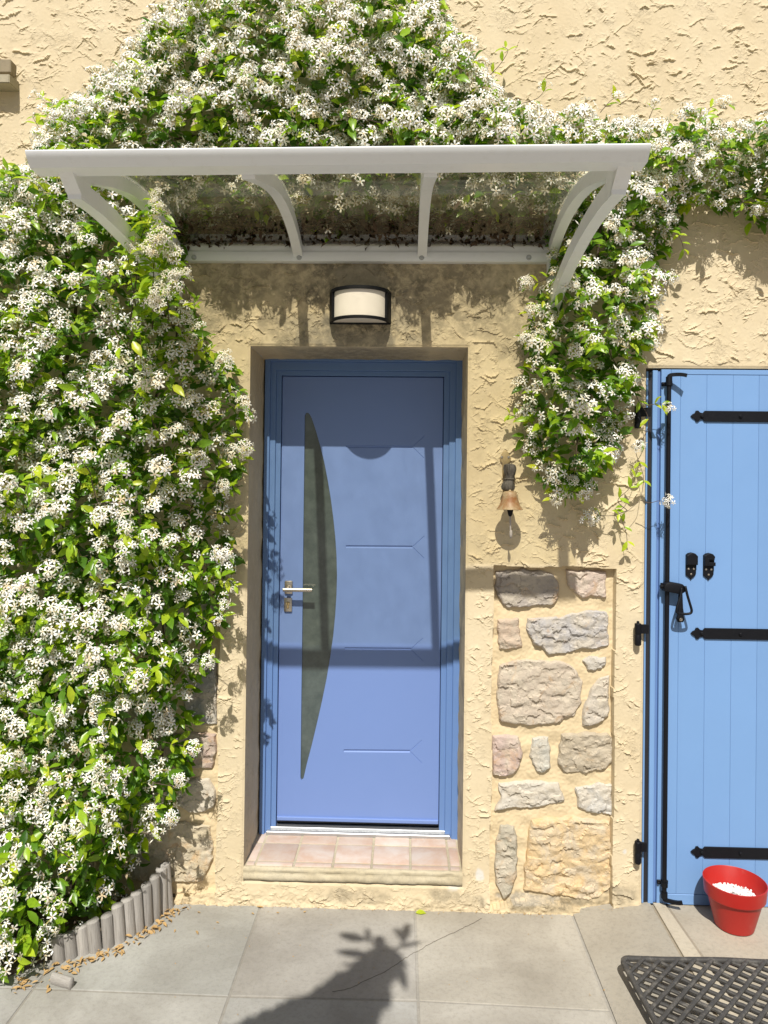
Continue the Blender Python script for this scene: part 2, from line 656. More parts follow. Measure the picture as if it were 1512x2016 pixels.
q = band(1, 0.07, 0.20, 1.35, 0.8) + 0.55 * band(2, 0.012, 0.04, 1.2, 0.85)
msk = sstep(-0.5, 0.5, band(3, 0.10, 0.30))
msk2 = sstep(-0.4, 0.9, band(4, 0.05, 0.16, 1.3, 0.8))
rag = band(5, 0.009, 0.026, 1.4, 0.8)
kz = np.zeros(NFZ)
kz[:40] = np.exp(-np.arange(40) * CELL / 0.0075)
KZ = np.fft.fft(kz)[:, None]
edge = np.zeros((NFZ, NFX))
rs_ = random.Random(31)


def stroke(x, z, ln_, ang, amp):
    """a torn trowel edge: a ragged line of small ledges"""
    n_ = max(2, int(ln_ / CELL))
    fz_ = z / CELL
    fx_ = x / CELL
    sl = math.tan(ang)
    wob = 0.0
    a_ = amp
    for i_ in range(n_):
        wob = wob * .7 + rs_.uniform(-.8, .8)
        fz_ += sl + wob * .6
        a_ = max(0.0, min(1.5 * amp, a_ + rs_.uniform(-.35, .35) * amp))
        tp_ = min(1, (i_ + 1) / 3, (n_ - i_) / 3)
        iz_, ix_ = int(fz_) % NFZ, int(fx_ + i_) % NFX
        edge[iz_, ix_] = max(edge[iz_, ix_], a_ * tp_)


dens_f = msk * .7 + .3
for k_ in range(15000):
    x_, z_ = rs_.uniform(0, NFX * CELL), rs_.uniform(0, NFZ * CELL)
    if rs_.random() > dens_f[int(z_ / CELL) % NFZ, int(x_ / CELL) % NFX]:
        continue
    amp = .0016 + .0056 * rs_.random() ** 1.6
    if rs_.random() < .5:
        stroke(x_, z_, rs_.uniform(.015, .10), max(-.9, min(.9, rs_.gauss(0, .32))), amp)
    else:
        th = rs_.choice([rs_.gauss(1.57, .35), rs_.uniform(0, 3.14)])
        for t_ in range(rs_.randrange(3, 12)):
            x_ += math.cos(th) * rs_.uniform(.006, .016) + rs_.uniform(-.008, .008)
            z_ += math.sin(th) * rs_.uniform(.006, .016)
            stroke(x_, z_, rs_.uniform(.008, .03), rs_.gauss(0, .45), amp * rs_.uniform(.4, .9))
relief = np.minimum(np.fft.ifft(np.fft.fft(edge, axis=0) * KZ, axis=0).real, .0085)
relief += 0.0005 * band(6, 0.1, 0.3) + 0.00010 * band(7, 0.012, 0.03)
RELIEF = relief
MORTAR = 0.0022 * band(8, 0.06, 0.25) + 0.0004 * band(9, 0.012, 0.04)
SOFT = sstep(-1, 1, band(10, 0.05, 0.25)) * 0.8 + 0.3 * sstep(-1, 1, band(11, 0.015, 0.05))

# openings
D_L, D_R = P(486, 1200).x, P(916, 1200).x
D_T, D_B = P(708, 682).z, P(690, 1740).z
SH_L, SH_T = P(1268, 1200).x, P(1280, 724).z
SH_R = SH_L + 1.05
NR = (P(969, 1400).x, P(1209, 1400).x, P(1090, 1117).z)
NL = (P(185, 1400).x, P(429, 1400).x, P(400, 1117).z)


def lines(a, b, fine_a, fine_b, snaps):
    v = [a + (fine_a - a) * (i / 40) for i in range(40)] if fine_a - a > .05 else []
    n = int(round((fine_b - fine_a) / CELL))
    v += [fine_a + i * CELL for i in range(n + 1)]
    if b - fine_b > .05:
        v += [fine_b + (b - fine_b) * (i + 1) / 40 for i in range(40)]
    v = np.array(v)
    for s in snaps:
        v[np.argmin(abs(v - s))] = s
    return v


gx = lines(-4.5, 4.5, -1.84, 1.62, (D_L, D_R, SH_L, SH_R))
gz = lines(-0.06, 5.6, -0.06, 3.90, (D_T, D_B, SH_T))
X, Z = np.meshgrid(gx, gz)
IX = (np.round(X / CELL).astype(int)) % NFX
IZ = (np.round(Z / CELL).astype(int)) % NFZ
h = RELIEF[IZ, IX].copy()


def edge_dist(x0, x1, z0, z1):
    dx = np.maximum(np.maximum(x0 - X, X - x1), 0)
    dz = np.maximum(np.maximum(z0 - Z, Z - z1), 0)
    return np.sqrt(dx * dx + dz * dz)


for bxs in ((D_L, D_R, D_B, D_T), (SH_L, SH_R, -1, SH_T)):
    d = edge_dist(*bxs)
    h = h * sstep(0.0, 0.03, d) - 0.004 * (1 - sstep(0.0, 0.012, d))
for (nx0, nx1, nz) in (NR, NL):
    wob = 0.004 * np.sin(Z * 9 + nx0 * 7)
    inside = (X > nx0 + wob) & (X < nx1 + wob) & (Z < nz + 0.003 * np.sin(X * 20)) & (Z > 0.03 + 0.02 * np.sin(X * 14))
    h = np.where(inside, MORTAR[IZ, IX] - 0.034, h)
mort = np.zeros_like(h)
for (nx0, nx1, nz) in (NR, NL):
    mort = np.maximum(mort, ((X > nx0) & (X < nx1) & (Z < nz)) * 1.0)
# foot of the wall: lumpy mortar
foot = sstep(0.09, 0.0, Z)
h = h + foot * 0.008 * SOFT[IZ, IX]


def blob(px, py, rx, ry, hard=0.35):
    c = P(px, py)
    rx, ry = rx / 466.0, ry / 466.0
    d = np.sqrt(((X - c.x) / rx) ** 2 + ((Z - c.z) / ry) ** 2)
    return sstep(1.0 + hard, 1.0 - hard, d + 0.55 * (SOFT[IZ, IX] - 0.5))


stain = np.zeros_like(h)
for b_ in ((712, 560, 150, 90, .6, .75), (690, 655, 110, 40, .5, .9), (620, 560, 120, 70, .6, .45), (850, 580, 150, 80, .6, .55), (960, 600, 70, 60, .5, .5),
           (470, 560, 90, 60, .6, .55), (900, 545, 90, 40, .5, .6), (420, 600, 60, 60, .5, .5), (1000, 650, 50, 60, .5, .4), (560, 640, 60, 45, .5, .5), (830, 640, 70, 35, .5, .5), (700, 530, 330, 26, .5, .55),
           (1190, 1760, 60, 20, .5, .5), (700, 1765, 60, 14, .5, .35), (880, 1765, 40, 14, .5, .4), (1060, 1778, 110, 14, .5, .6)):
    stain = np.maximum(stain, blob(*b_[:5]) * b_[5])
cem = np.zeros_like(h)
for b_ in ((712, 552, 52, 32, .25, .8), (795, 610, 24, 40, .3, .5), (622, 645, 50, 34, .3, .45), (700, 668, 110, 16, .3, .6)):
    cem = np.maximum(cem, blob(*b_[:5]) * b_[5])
white = np.zeros_like(h)
for b_ in ((945, 1722, 8, 14, .3, .9), (893, 1748, 14, 8, .3, .6), (1230, 1677, 5, 6, .3, .9), (1040, 1775, 60, 8, .3, .25)):
    white = np.maximum(white, blob(*b_[:5]) * b_[5])

nz_, nx_ = X.shape
idx = np.arange(nz_ * nx_).reshape(nz_, nx_)
quads = np.stack([idx[:-1, :-1], idx[:-1, 1:], idx[1:, 1:], idx[1:, :-1]], -1)
xc = (gx[:-1] + gx[1:]) / 2
zc = (gz[:-1] + gz[1:]) / 2
XC, ZC = np.meshgrid(xc, zc)
keep = ~(((XC > D_L) & (XC < D_R) & (ZC > D_B) & (ZC < D_T)) | ((XC > SH_L) & (XC < SH_R) & (ZC < SH_T)))
quads = quads[keep]
co = np.stack([X, -h, Z], -1).reshape(-1, 3)
used = np.zeros(len(co), bool)
used[quads.ravel()] = True
remap = np.cumsum(used) - 1
quads = remap[quads]


def np_mesh(name, co, faces, nper, mat, parent=None, smooth=True, attrs=None):
    me = bpy.data.meshes.new(name)
    me.vertices.add(len(co))
    me.vertices.foreach_set("co", np.ascontiguousarray(co, np.float32).ravel())
    nf = len(faces)
    me.loops.add(nf * nper)
    me.loops.foreach_set("vertex_index", np.ascontiguousarray(faces, np.int32).ravel())
    me.polygons.add(nf)
    me.polygons.foreach_set("loop_start", np.arange(nf, dtype=np.int32) * nper)
    me.polygons.foreach_set("loop_total", np.full(nf, nper, np.int32))
    me.polygons.foreach_set("use_smooth", np.full(nf, smooth))
    me.update(calc_edges=True)
    for k, v in (attrs or {}).items():
        a = me.attributes.new(k, 'FLOAT', 'POINT')
        a.data.foreach_set("value", np.ascontiguousarray(v, np.float32).ravel())
    me.materials.append(mat)
    o = bpy.data.objects.new(name, me)
    C.objects.link(o)
    o.parent = parent
    return o


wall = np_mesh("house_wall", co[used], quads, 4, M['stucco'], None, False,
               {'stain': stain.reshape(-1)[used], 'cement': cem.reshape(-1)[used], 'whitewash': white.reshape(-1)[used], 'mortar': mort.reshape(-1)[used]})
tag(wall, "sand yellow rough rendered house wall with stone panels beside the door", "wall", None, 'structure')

# reveals of the door opening
DEPTH = 0.36


def reveal_strip(p0, p1, n_along, seed, stain_mid=0.0):
    n_in = 16
    vs, fs, sts = [], [], []
    a, b = Vector(p0), Vector(p1)
    along = (b - a).normalized()
    nrm = along.cross(Vector((0, 1, 0)))
    for i in range(n_along + 1):
        t = i / n_along
        for j in range(n_in + 1):
            s = j / n_in
            p = a.lerp(b, t) + Vector((0, 0.0035 + s * DEPTH, 0))
            e = min(1, s * 8) * min(1, (1 - s) * 8 + .2)
            d = 0.0045 * noise.fractal(p * 14 + Vector((seed, 0, 0)), 1.0, 2.0, 3) * e
            vs.append(p + nrm * d)
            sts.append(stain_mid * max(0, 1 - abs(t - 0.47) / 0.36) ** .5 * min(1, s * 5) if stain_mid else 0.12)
        if i:
            for j in range(n_in):
                k = (i - 1) * (n_in + 1) + j
                fs.append((k, k + 1, k + n_in + 2, k + n_in + 1))
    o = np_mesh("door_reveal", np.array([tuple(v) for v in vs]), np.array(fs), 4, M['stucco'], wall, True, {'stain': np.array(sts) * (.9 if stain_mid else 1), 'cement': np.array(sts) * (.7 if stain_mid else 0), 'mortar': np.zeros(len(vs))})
    return o


reveal_strip((D_L, 0, D_B), (D_L, 0, D_T), 90, 1)
reveal_strip((D_R, 0, D_T), (D_R, 0, D_B), 90, 5)
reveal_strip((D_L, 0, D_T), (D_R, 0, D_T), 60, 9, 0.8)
# shallow reveal round the shutters
bm = bmesh.new()
bx(bm, (SH_L - 0.03, 0.006, -0.05), (SH_L, 0.12, SH_T + .03))
bx(bm, (SH_L, 0.006, SH_T), (SH_R + .03, 0.12, SH_T + .03))
bx(bm, (SH_R, 0.006, -0.05), (SH_R + .03, 0.12, SH_T))
bm_obj("shutter_reveal", bm, M['stucco'], wall)

def in_poly(pts, poly):
    x, y = pts[:, 0], pts[:, 1]
    inside = np.zeros(len(pts), bool)
    n_ = len(poly)
    j = n_ - 1
    for i in range(n_):
        xi, yi = poly[i]
        xj, yj = poly[j]
        cnd = ((yi > y) != (yj > y)) & (x < (xj - xi) * (y - yi) / (yj - yi + 1e-12) + xi)
        inside ^= cnd
        j = i
    return inside


def poly_dist(pts, poly):
    dm = np.full(len(pts), 9.0)
    n_ = len(poly)
    for i in range(n_):
        a, b = poly[i], poly[(i + 1) % n_]
        ab = b - a
        t = np.clip(((pts - a) @ ab) / (ab @ ab + 1e-12), 0, 1)
        dm = np.minimum(dm, np.linalg.norm(pts - (a + t[:, None] * ab), axis=1))
    return dm


STONES = [
    ([(975, 1125), (1015, 1120), (1060, 1122), (1090, 1130), (1101, 1150), (1098, 1180), (1085, 1192), (1040, 1194), (1000, 1197), (985, 1185), (974, 1165)], (0.34, 0.30, 0.26)),
    ([(1116, 1122), (1155, 1121), (1192, 1124), (1194, 1178), (1165, 1174), (1145, 1178), (1122, 1160), (1116, 1135)], (0.50, 0.40, 0.33)),
    ([(978, 1217), (1020, 1217), (1024, 1245), (1028, 1275), (1000, 1280), (982, 1278)], (0.46, 0.36, 0.27)),
    ([(1038, 1217), (1100, 1213), (1150, 1202), (1195, 1203), (1198, 1240), (1200, 1273), (1140, 1280), (1080, 1290), (1065, 1275), (1050, 1268), (1036, 1240)], (0.38, 0.36, 0.345)),
    ([(1148, 1300), (1160, 1293), (1193, 1293), (1195, 1308), (1170, 1322), (1155, 1320)], (0.44, 0.41, 0.36)),
    ([(982, 1310), (1000, 1302), (1060, 1299), (1110, 1302), (1135, 1320), (1147, 1345), (1145, 1380), (1130, 1410), (1090, 1425), (1040, 1430), (985, 1420), (976, 1380), (978, 1340)], (0.44, 0.37, 0.29)),
    ([(1200, 1330), (1199, 1370), (1198, 1410), (1180, 1425), (1145, 1430), (1145, 1400), (1160, 1360), (1180, 1335)], (0.46, 0.41, 0.34)),
    ([(969, 1447), (1000, 1447), (1020, 1450), (1028, 1475), (1025, 1505), (1010, 1525), (985, 1530), (969, 1525)], (0.45, 0.35, 0.30)),
    ([(1048, 1452), (1064, 1449), (1080, 1450), (1082, 1480), (1084, 1510), (1072, 1519), (1055, 1518), (1043, 1490)], (0.46, 0.44, 0.38)),
    ([(1105, 1445), (1150, 1442), (1195, 1443), (1205, 1455), (1205, 1500), (1190, 1515), (1150, 1520), (1110, 1522), (1097, 1505), (1100, 1470)], (0.39, 0.33, 0.24)),
    ([(982, 1542), (1040, 1535), (1100, 1540), (1112, 1578), (1060, 1588), (1010, 1590), (972, 1597), (985, 1570)], (0.50, 0.46, 0.39)),
    ([(1132, 1550), (1170, 1543), (1204, 1542), (1205, 1605), (1170, 1602), (1142, 1595), (1135, 1570)], (0.47, 0.45, 0.41)),
    ([(985, 1625), (1000, 1621), (1012, 1625), (1018, 1650), (1018, 1720), (1008, 1755), (990, 1768), (976, 1740), (972, 1700), (975, 1660)], (0.34, 0.31, 0.24)),
    ([(1045, 1612), (1120, 1608), (1200, 1616), (1206, 1660), (1204, 1700), (1206, 1745), (1165, 1772), (1120, 1766), (1080, 1760), (1030, 1752), (1033, 1700), (1038, 1650)], (0.56, 0.42, 0.24)),
    # panel left of the door, half behind the jasmine
    ([(366, 1300), (400, 1292), (428, 1295), (428, 1360), (427, 1425), (395, 1428), (370, 1412), (360, 1380), (360, 1340)], (0.30, 0.29, 0.28)),
    ([(300, 1448), (360, 1442), (427, 1443), (427, 1480), (420, 1512), (380, 1512), (320, 1510), (300, 1480)], (0.38, 0.29, 0.24)),
    ([(350, 1545), (380, 1530), (412, 1533), (426, 1560), (425, 1588), (405, 1600), (372, 1600), (350, 1585)], (0.48, 0.43, 0.35)),
    ([(200, 1310), (260, 1300), (320, 1305), (330, 1360), (310, 1420), (250, 1425), (200, 1410)], (0.40, 0.35, 0.29)),
    ([(200, 1530), (270, 1525), (330, 1540), (330, 1590), (260, 1600), (200, 1595)], (0.42, 0.38, 0.30)),
    ([(255, 1625), (330, 1615), (415, 1625), (420, 1690), (400, 1735), (330, 1740), (260, 1735)], (0.46, 0.39, 0.27)),
    ([(210, 1150), (300, 1140), (410, 1150), (420, 1200), (400, 1250), (280, 1255), (210, 1240)], (0.40, 0.36, 0.31)),
]


def build_stone(poly, tint, seed):
    pts = [Vector((a, b, 0)) for a, b in XZ(poly, 0.03)]
    n = len(pts)
    per = []
    total = sum((pts[(i + 1) % n] - pts[i]).length for i in range(n))
    NB = max(48, min(110, int(total / 0.010)))
    acc, i, pos = 0.0, 0, []
    for k in range(NB):
        d = total * k / NB
        while acc + (pts[(i + 1) % n] - pts[i]).length < d:
            acc += (pts[(i + 1) % n] - pts[i]).length
            i += 1
        s = (d - acc) / (pts[(i + 1) % n] - pts[i]).length
        pos.append(pts[i].lerp(pts[(i + 1) % n], s))
    cen = sum(pos, Vector()) / NB
    for k in range(NB):
        p = pos[k]
        j = 0.008 * noise.fractal(Vector((p.x * 28, p.y * 28, seed)), 1.0, 2.0, 4)
        pos[k] = p + (p - cen).normalized() * j
    # points inside on a loose grid, so that the surface relief has no centre
    outline = [Vector((p.x, p.y)) for p in pos]
    arr = np.array([(p.x, p.y) for p in pos])
    lo_, hi_ = arr.min(0), arr.max(0)
    r_s = np.random.default_rng(int(seed * 10))
    stp = 0.0052
    gxs, gys = np.meshgrid(np.arange(lo_[0], hi_[0], stp), np.arange(lo_[1], hi_[1], stp))
    gp = np.stack([gxs.ravel(), gys.ravel()], -1) + r_s.uniform(-.0018, .0018, (gxs.size, 2))
    gp = gp[in_poly(gp, arr)]
    dg_ = poly_dist(gp, arr)
    gp, dg_ = gp[dg_ > .0035], dg_[dg_ > .0035]
    allp = outline + [Vector((float(a), float(b2))) for a, b2 in gp]
    dist = np.concatenate([np.zeros(NB), dg_])
    vo, _, fo, _, _, _ = geometry.delaunay_2d_cdt(allp, [(k, (k + 1) % NB) for k in range(NB)], [], 1, 1e-6)
    y0 = 0.036
    tl = Vector((r_s.uniform(-.08, .08), r_s.uniform(-.05, .12)))
    vs = []
    dmap = {}
    for i2, c in enumerate(vo):
        dd_ = dist[i2] if i2 < len(dist) else 0
        v = Vector((c.x * 13 + seed, c.y * 17, seed * 3.1))
        f1 = noise.fractal(v, 0.9, 2.1, 6)
        w2 = Vector((c.x * 20 + f1 * .7, c.y * 34 + f1 * .9, seed))
        strat = math.sin(c.y * 120 + 6 * noise.noise(v * .6) + seed) * .5
        cell = noise.cell(w2 * 1.1)
        ridge = 1 - abs(noise.noise(v * 1.7))
        g2 = min(1, dd_ / .012)
        rg = noise.ridged_multi_fractal(v * 1.1, 0.8, 2.2, 5, 1.0, 2.0)
        d = 0.006 + 0.016 * (1 - math.exp(-dd_ / .0040)) - g2 * 0.0028 * rg + g2 * (0.0050 * f1 + 0.0050 * cell - 0.003 * ridge ** 3 + 0.0010 * strat + (c.x - cen.x) * tl.x * .5 + (c.y - cen.y) * tl.y * .5)
        vs.append((c.x, y0 - d, c.y))
    fs = [tuple(f) for f in fo]
    n0 = len(vs)
    vs += [(p.x, 0.05, p.y) for p in outline]
    for k in range(NB):
        fs.append((k, (k + 1) % NB, n0 + (k + 1) % NB, n0 + k))
    o = mesh_obj("stone", vs, fs, M['stone'], wall, True)
    o.data.set_sharp_from_angle(angle=0.6)
    o.color = (*[min(.7, c * 1.14) for c in tint], 1)
    return o


for si, (poly, tint) in enumerate(STONES):
    build_stone(poly, tint, si * 1.7 + 0.3)

# ------------------------------------------------------------------ ground and paving
bm = bmesh.new()
bx(bm, (-60, -90, -0.12), (60, 0.5, -0.035))
ground = bm_obj("ground", bm, M['ground'])
ground.color = (1, 1, 1, 1)
tag(ground, kind='structure')

patio = empty("patio", (0, -0.6, 0))
tag(patio, "grey concrete paving slabs with narrow joints below the blue door", "paving", None, 'structure')


def slab_poly(pts, mat, col, ztop=0.0, parent=patio, name="paving_slab", inset=0.004, zs=None):
    c = Vector((sum(p[0] for p in pts) / len(pts), sum(p[1] for p in pts) / len(pts), 0))
    pp = []
    for p in pts:
        v = Vector((p[0], p[1], 0))
        d = (c - v)
        pp.append(v + Vector((math.copysign(min(abs(d.x), inset), d.x), math.copysign(min(abs(d.y), inset), d.y), 0)))
    t = bmesh.new()
    n = len(pp)
    zz = zs or [ztop] * n
    top = [t.verts.new((v.x, v.y, z)) for v, z in zip(pp, zz)]
    bot = [t.verts.new((v.x, v.y, -0.05)) for v in pp]
    f = t.faces.new(top)
    t.faces.new(bot[::-1])
    for i in range(n):
        t.faces.new((top[i], bot[i], bot[(i + 1) % n], top[(i + 1) % n]))
    bmesh.ops.recalc_face_normals(t, faces=t.faces)
    bmesh.ops.bevel(t, geom=list(f.edges), offset=0.003, segments=2, affect='EDGES', profile=0.5)
    o = bm_obj(name, t, mat, parent)
    o.matrix_parent_inverse = parent.matrix_basis.inverted()
    o.color = (*col, 1)
    return o


xa0, xa1 = PG(512, 1786), PG(432, 2016)
xb0, xb1 = PG(817, 1794), PG(824.7, 2016)
xc0, xc1 = PG(1126, 1799), PG(1203, 1993)
yd = [PG(90, 1947).y, PG(472, 1962).y, PG(818, 1970).y, PG(1195, 1990).y]


def lx(p0, p1, y):
    return p0.x + (p1.x - p0.x) * (y - p0.y) / (p1.y - p0.y)


YB = -1.05
YE = -1.75
xcols = [(lambda y: -2.3, 0), (lambda y: lx(xa0, xa1, y) - 0.69, 0), (lambda y: lx(xa0, xa1, y), 1), (lambda y: lx(xb0, xb1, y), 2), (lambda y: lx(xc0, xc1, y), 3)]
tints = {(0, 1): (0.98, 0.99, 0.97), (0, 2): (0.93, 0.90, 0.86), (0, 3): (1.0, 0.95, 0.86), (1, 1): (1.06, 1.05, 1.02), (1, 2): (0.99, 0.99, 0.98), (1, 3): (1.05, 1.01, 0.94)}
for row in range(4):
    for col in range(4):
        fL, dl = xcols[col]
        fR, dr = xcols[col + 1]
        ydl, ydr = yd[max(0, dl)], yd[dr]
        if row == 0:
            yt, yl, yr = 0.03, ydl, ydr
        elif row == 1:
            yt, yl, yr = None, YB, YB
        elif row == 2:
            yt, yl, yr = YB, YE, YE
        else:
            yt, yl, yr = YE, -2.6, -2.6
        tl = (fL(ydl if yt is None else yt), ydl if yt is None else yt)
        tr = (fR(ydr if yt is None else yt), ydr if yt is None else yt)
        slab_poly([tl, tr, (fR(yr), yr), (fL(yl), yl)], M['slab'], tints.get((row, col), (1, 1, 1)), random.uniform(-.001, .001))

# joint fill, a touch lower than the slabs
bm = bmesh.new()
bx(bm, (-2.4, -2.65, -0.04), (2.6, 0.04, -0.003))
o = bm_obj("joint_bed", bm, M['slab'], patio)
o.matrix_parent_inverse = patio.matrix_basis.inverted()
o.color = (0.86, 0.83, 0.78, 1)

# mortar ramp, strip and pad in front of the shutters
e0, e1 = PG(1288, 1790, .05), PG(1350, 1898, .045)
g0, g1 = PG(1318, 1792, .05), PG(1392, 1898, .045)


def le(y):
    return lx(e0, e1, y)


def lg(y):
    return lx(g0, g1, y)


ru = []
NX_, NY_ = 22, 40
vs, fs = [], []
for j in range(NY_ + 1):
    y = 0.03 - j * 0.03
    for i in range(NX_ + 1):
        s = i / NX_
        x0, x1 = lx(xc0, xc1, y) + 0.004, le(y) - 0.006
        x = x0 + (x1 - x0) * s
        z = 0.002 + (0.052 - 0.020 * sstep(0.0, -1.2, y)) * s ** 0.8
        z += 0.002 * noise.fractal(Vector((x * 12, y * 12, 3)), 1, 2, 3)
        vs.append((x, y, z))
for j in range(NY_):
    for i in range(NX_):
        k = j * (NX_ + 1) + i
        fs.append((k, k + NX_ + 1, k + NX_ + 2, k + 1))
o = mesh_obj("mortar_ramp", vs, fs, M['pad'], patio, True)
o.matrix_parent_inverse = patio.matrix_basis.inverted()
o.color = (0.80, 0.80, 0.79, 1)
slab_poly([(le(0.0), 0.01), (lg(0.0), 0.01), (lg(-1.2), -1.2), (le(-1.2), -1.2)], M['pad'], (1.08, 1.05, 0.98), 0.052, zs=[.058, .058, .040, .040], name="concrete_strip", inset=0.006)
slab_poly([(lg(0.0), 0.12), (2.6, 0.12), (2.6, -1.2), (lg(-1.2), -1.2)], M['pad'], (0.90, 0.88, 0.84), 0.05, zs=[.050, .050, .034, .034], name="concrete_pad")

vs = [(le(0.0) - .03, 0.0, .050), (lg(0.0) + .03, 0.0, .047), (lg(-1.2) + .03, -1.2, .031), (le(-1.2) - .03, -1.2, .028)]
o = mesh_obj("joint_bed", vs, [(0, 3, 2, 1)], M['pad'], patio)
o.matrix_parent_inverse = patio.matrix_basis.inverted()
o.color = (0.7, 0.66, 0.6, 1)

# crack across the slabs: dark sunk filler with ragged edges
crack_px = [(760, 1912), (800, 1885), (830, 1868), (862, 1850), (895, 1835), (930, 1818), (948, 1808)]
crack2_px = [(655, 1952), (690, 1945), (720, 1930), (760, 1912)]
bm = bmesh.new()
for cp in (crack_px, crack2_px):
    pth = smooth_path([PG(a, b, 0.0012) for a, b in cp], 16)
    pth = [p + Vector((noise.noise(p * 60) * .004, noise.noise(p * 60 + Vector((9, 0, 0))) * .004 + noise.noise(p * 190) * .003, 0)) for p in pth]
    sweep(bm, pth, [(-0.0005, -.0004), (0.0005, -.0004), (0.0003, .0004), (-0.0003, .0004)], up=Vector((0.5, 1, 0)))
o = bm_obj("crack", bm, M['earth'], patio)
o.matrix_parent_inverse = patio.matrix_basis.inverted()
o.color = (0.45, 0.45, 0.45, 1)

# ------------------------------------------------------------------ doorstep with tiles
step = empty("doorstep", ((D_L + D_R) / 2, 0.1, D_B))
tag(step, "tiled doorstep with concrete nosing under the blue front door", "doorstep")
Z_T = P(690, 1712).z


def part(o, par):
    o.parent = par
    o.matrix_parent_inverse = par.matrix_basis.inverted()
    return o


n = 120
vs, fs = [], []
prof = [(0.37, -0.0030), (0.016, -0.0030), (0.010, -0.001), (0.003, -0.004), (0.000, -0.009), (0.000, -0.018), (0.003, -0.024), (-0.001, -0.030), (-0.003, -0.040), (-0.002, -0.054), (0.02, -0.062)]
for i in range(n + 1):
    x = D_L - .001 + (D_R - D_L + .002) * i / n
    for (y, z) in prof:
        w = noise.fractal(Vector((x * 17, y * 9, z * 60)), 1, 2, 4) * 0.0075
        vs.append((x, y - w * (1 if y < .01 else 0), Z_T + z + w * .5 * (1 if y < .012 else 0)))
m_ = len(prof)
for i in range(n):
    for j in range(m_ - 1):
        a = i * m_ + j
        fs.append((a, a + 1, a + 1 + m_, a + m_))
part(mesh_obj("nosing", vs, fs, M['nose'], None, True), step).color = (1, 1, 1, 1)
tx0 = P(503, 1705, 0.03).x
tp_ = (P(885, 1705, 0.03).x - tx0) / 5
colx = [D_L + .002] + [tx0 + tp_ * i for i in range(6)] + [D_R - .002]
rowy = [0.014, 0.052, 0.212, 0.335]
gr = 0.0045
for i in range(len(colx) - 1):
    for j in range(3):
        bm = bmesh.new()
        jx, jy = random.uniform(-.0012, .0012), random.uniform(-.0012, .0012)
        bx(bm, (colx[i] + gr + jx, rowy[j] + gr + jy, Z_T - 0.02), (colx[i + 1] - gr + jx, rowy[j + 1] - gr + jy, Z_T + random.uniform(-.0015, .0015)), 0.0035, 2)
        part(bm_obj("tile", bm, M['tile'], None, True, 0.7), step)

# ------------------------------------------------------------------ front door
door = empty("front_door", ((D_L + D_R) / 2, 0.32, Z_T))
tag(door, "blue front door with curved dark glass strip and steel lever handle", "door")
YF = 0.30


def xpx(px, y):
    return P(px, 1200, y).x


F_Lo, F_Ro = xpx(518, YF), xpx(903.5, YF)
L_L, L_R = xpx(550.3, .325), xpx(868, .325)
L_T, L_B = P(712, 742, .325).z, P(705, 1619, .325).z
F_T = P(712, 703, YF).z
frame_steps = [(F_Lo - .004, F_Lo + 0.020, 0.292), (F_Lo + 0.020, F_Lo + 0.046, 0.305), (F_Lo + 0.046, L_L - 0.003, 0.315)]
bm = bmesh.new()
for (a, b, y) in frame_steps:
    bx(bm, (a, y, Z_T - .01), (b + .0005, 0.37, F_T + .03), 0.0018)
wR = [(F_Ro - 0.024, F_Ro + .02, 0.292), (F_Ro - 0.053, F_Ro - 0.024, 0.305), (L_R + 0.003, F_Ro - 0.053, 0.315)]
for (a, b, y) in wR:
    bx(bm, (a - .0005, y, Z_T - .01), (b, 0.371, F_T + .03), 0.0018)
dz = (F_T - L_T)
for (a, b, y) in ((F_T - .022, F_T + .035, .2925), (F_T - .062, F_T - .022, .3055), (L_T + .003, F_T - .062, .3155)):
    bx(bm, (F_Lo + .0005, y, a), (F_Ro + .0005, 0.372, b + .0005), 0.0018)
part(bm_obj("frame", bm, M['frame'], None, True, 0.5), door)
bm = bmesh.new()
bx(bm, (L_L - .006, .350, L_B - .02), (L_R + .006, .356, L_T + .006))
part(bm_obj("rebate", bm, M['seal']), door)
# leaf: boolean cut for the glass and the routed grooves
YL = 0.325
bm = bmesh.new()
bx(bm, (L_L, YL, L_B), (L_R, YL + .022, L_T), 0.002)
leaf = bm_obj("leaf", bm, M['door'])
GL = [(600, 818), (602, 813), (606, 812), (610, 816), (614, 824), (622, 848), (630, 876), (638, 908), (645, 944), (651, 980), (656, 1018), (660, 1056), (662.5, 1094),
      (663.5, 1132), (662.5, 1170), (660, 1210), (656, 1252), (650, 1294), (643, 1336), (634, 1380), (624, 1424), (614, 1466), (604, 1504), (599, 1526), (597, 1534), (593.5, 1536), (591.5, 1532)]
glx = XZ(GL, YL)


def cutter(build):
    t = bmesh.new()
    build(t)
    return bm_obj("cutter", t, None)


cuts = [cutter(lambda t: prism_xz(t, glx, YL - .02, YL + .05))]


def groove(a, b, w=0.006):
    def bld(t):
        pa, pb = P(*a, YL), P(*b, YL)
        sweep(t, [pa, pb], [(-w, 0.003), (w, 0.003), (0, -0.0045)], up=Vector((0, 0, 1)))
    return bld


def vgroove(t, pa, pb, w, dep):
    d = (pb - pa).normalized()
    nrm = Vector((-d.z, 0, d.x))
    pr = []
    for p in (pa, pb):
        pr.append([t.verts.new(p + nrm * w + Vector((0, -.002, 0))), t.verts.new(p - nrm * w + Vector((0, -.002, 0))), t.verts.new(p - nrm * (w * .25) + Vector((0, dep, 0))), t.verts.new(p + nrm * (w * .25) + Vector((0, dep, 0)))])
    for i in range(4):
        t.faces.new((pr[0][i], pr[0][(i + 1) % 4], pr[1][(i + 1) % 4], pr[1][i]))
    t.faces.new(pr[0][::-1])
    t.faces.new(pr[1])


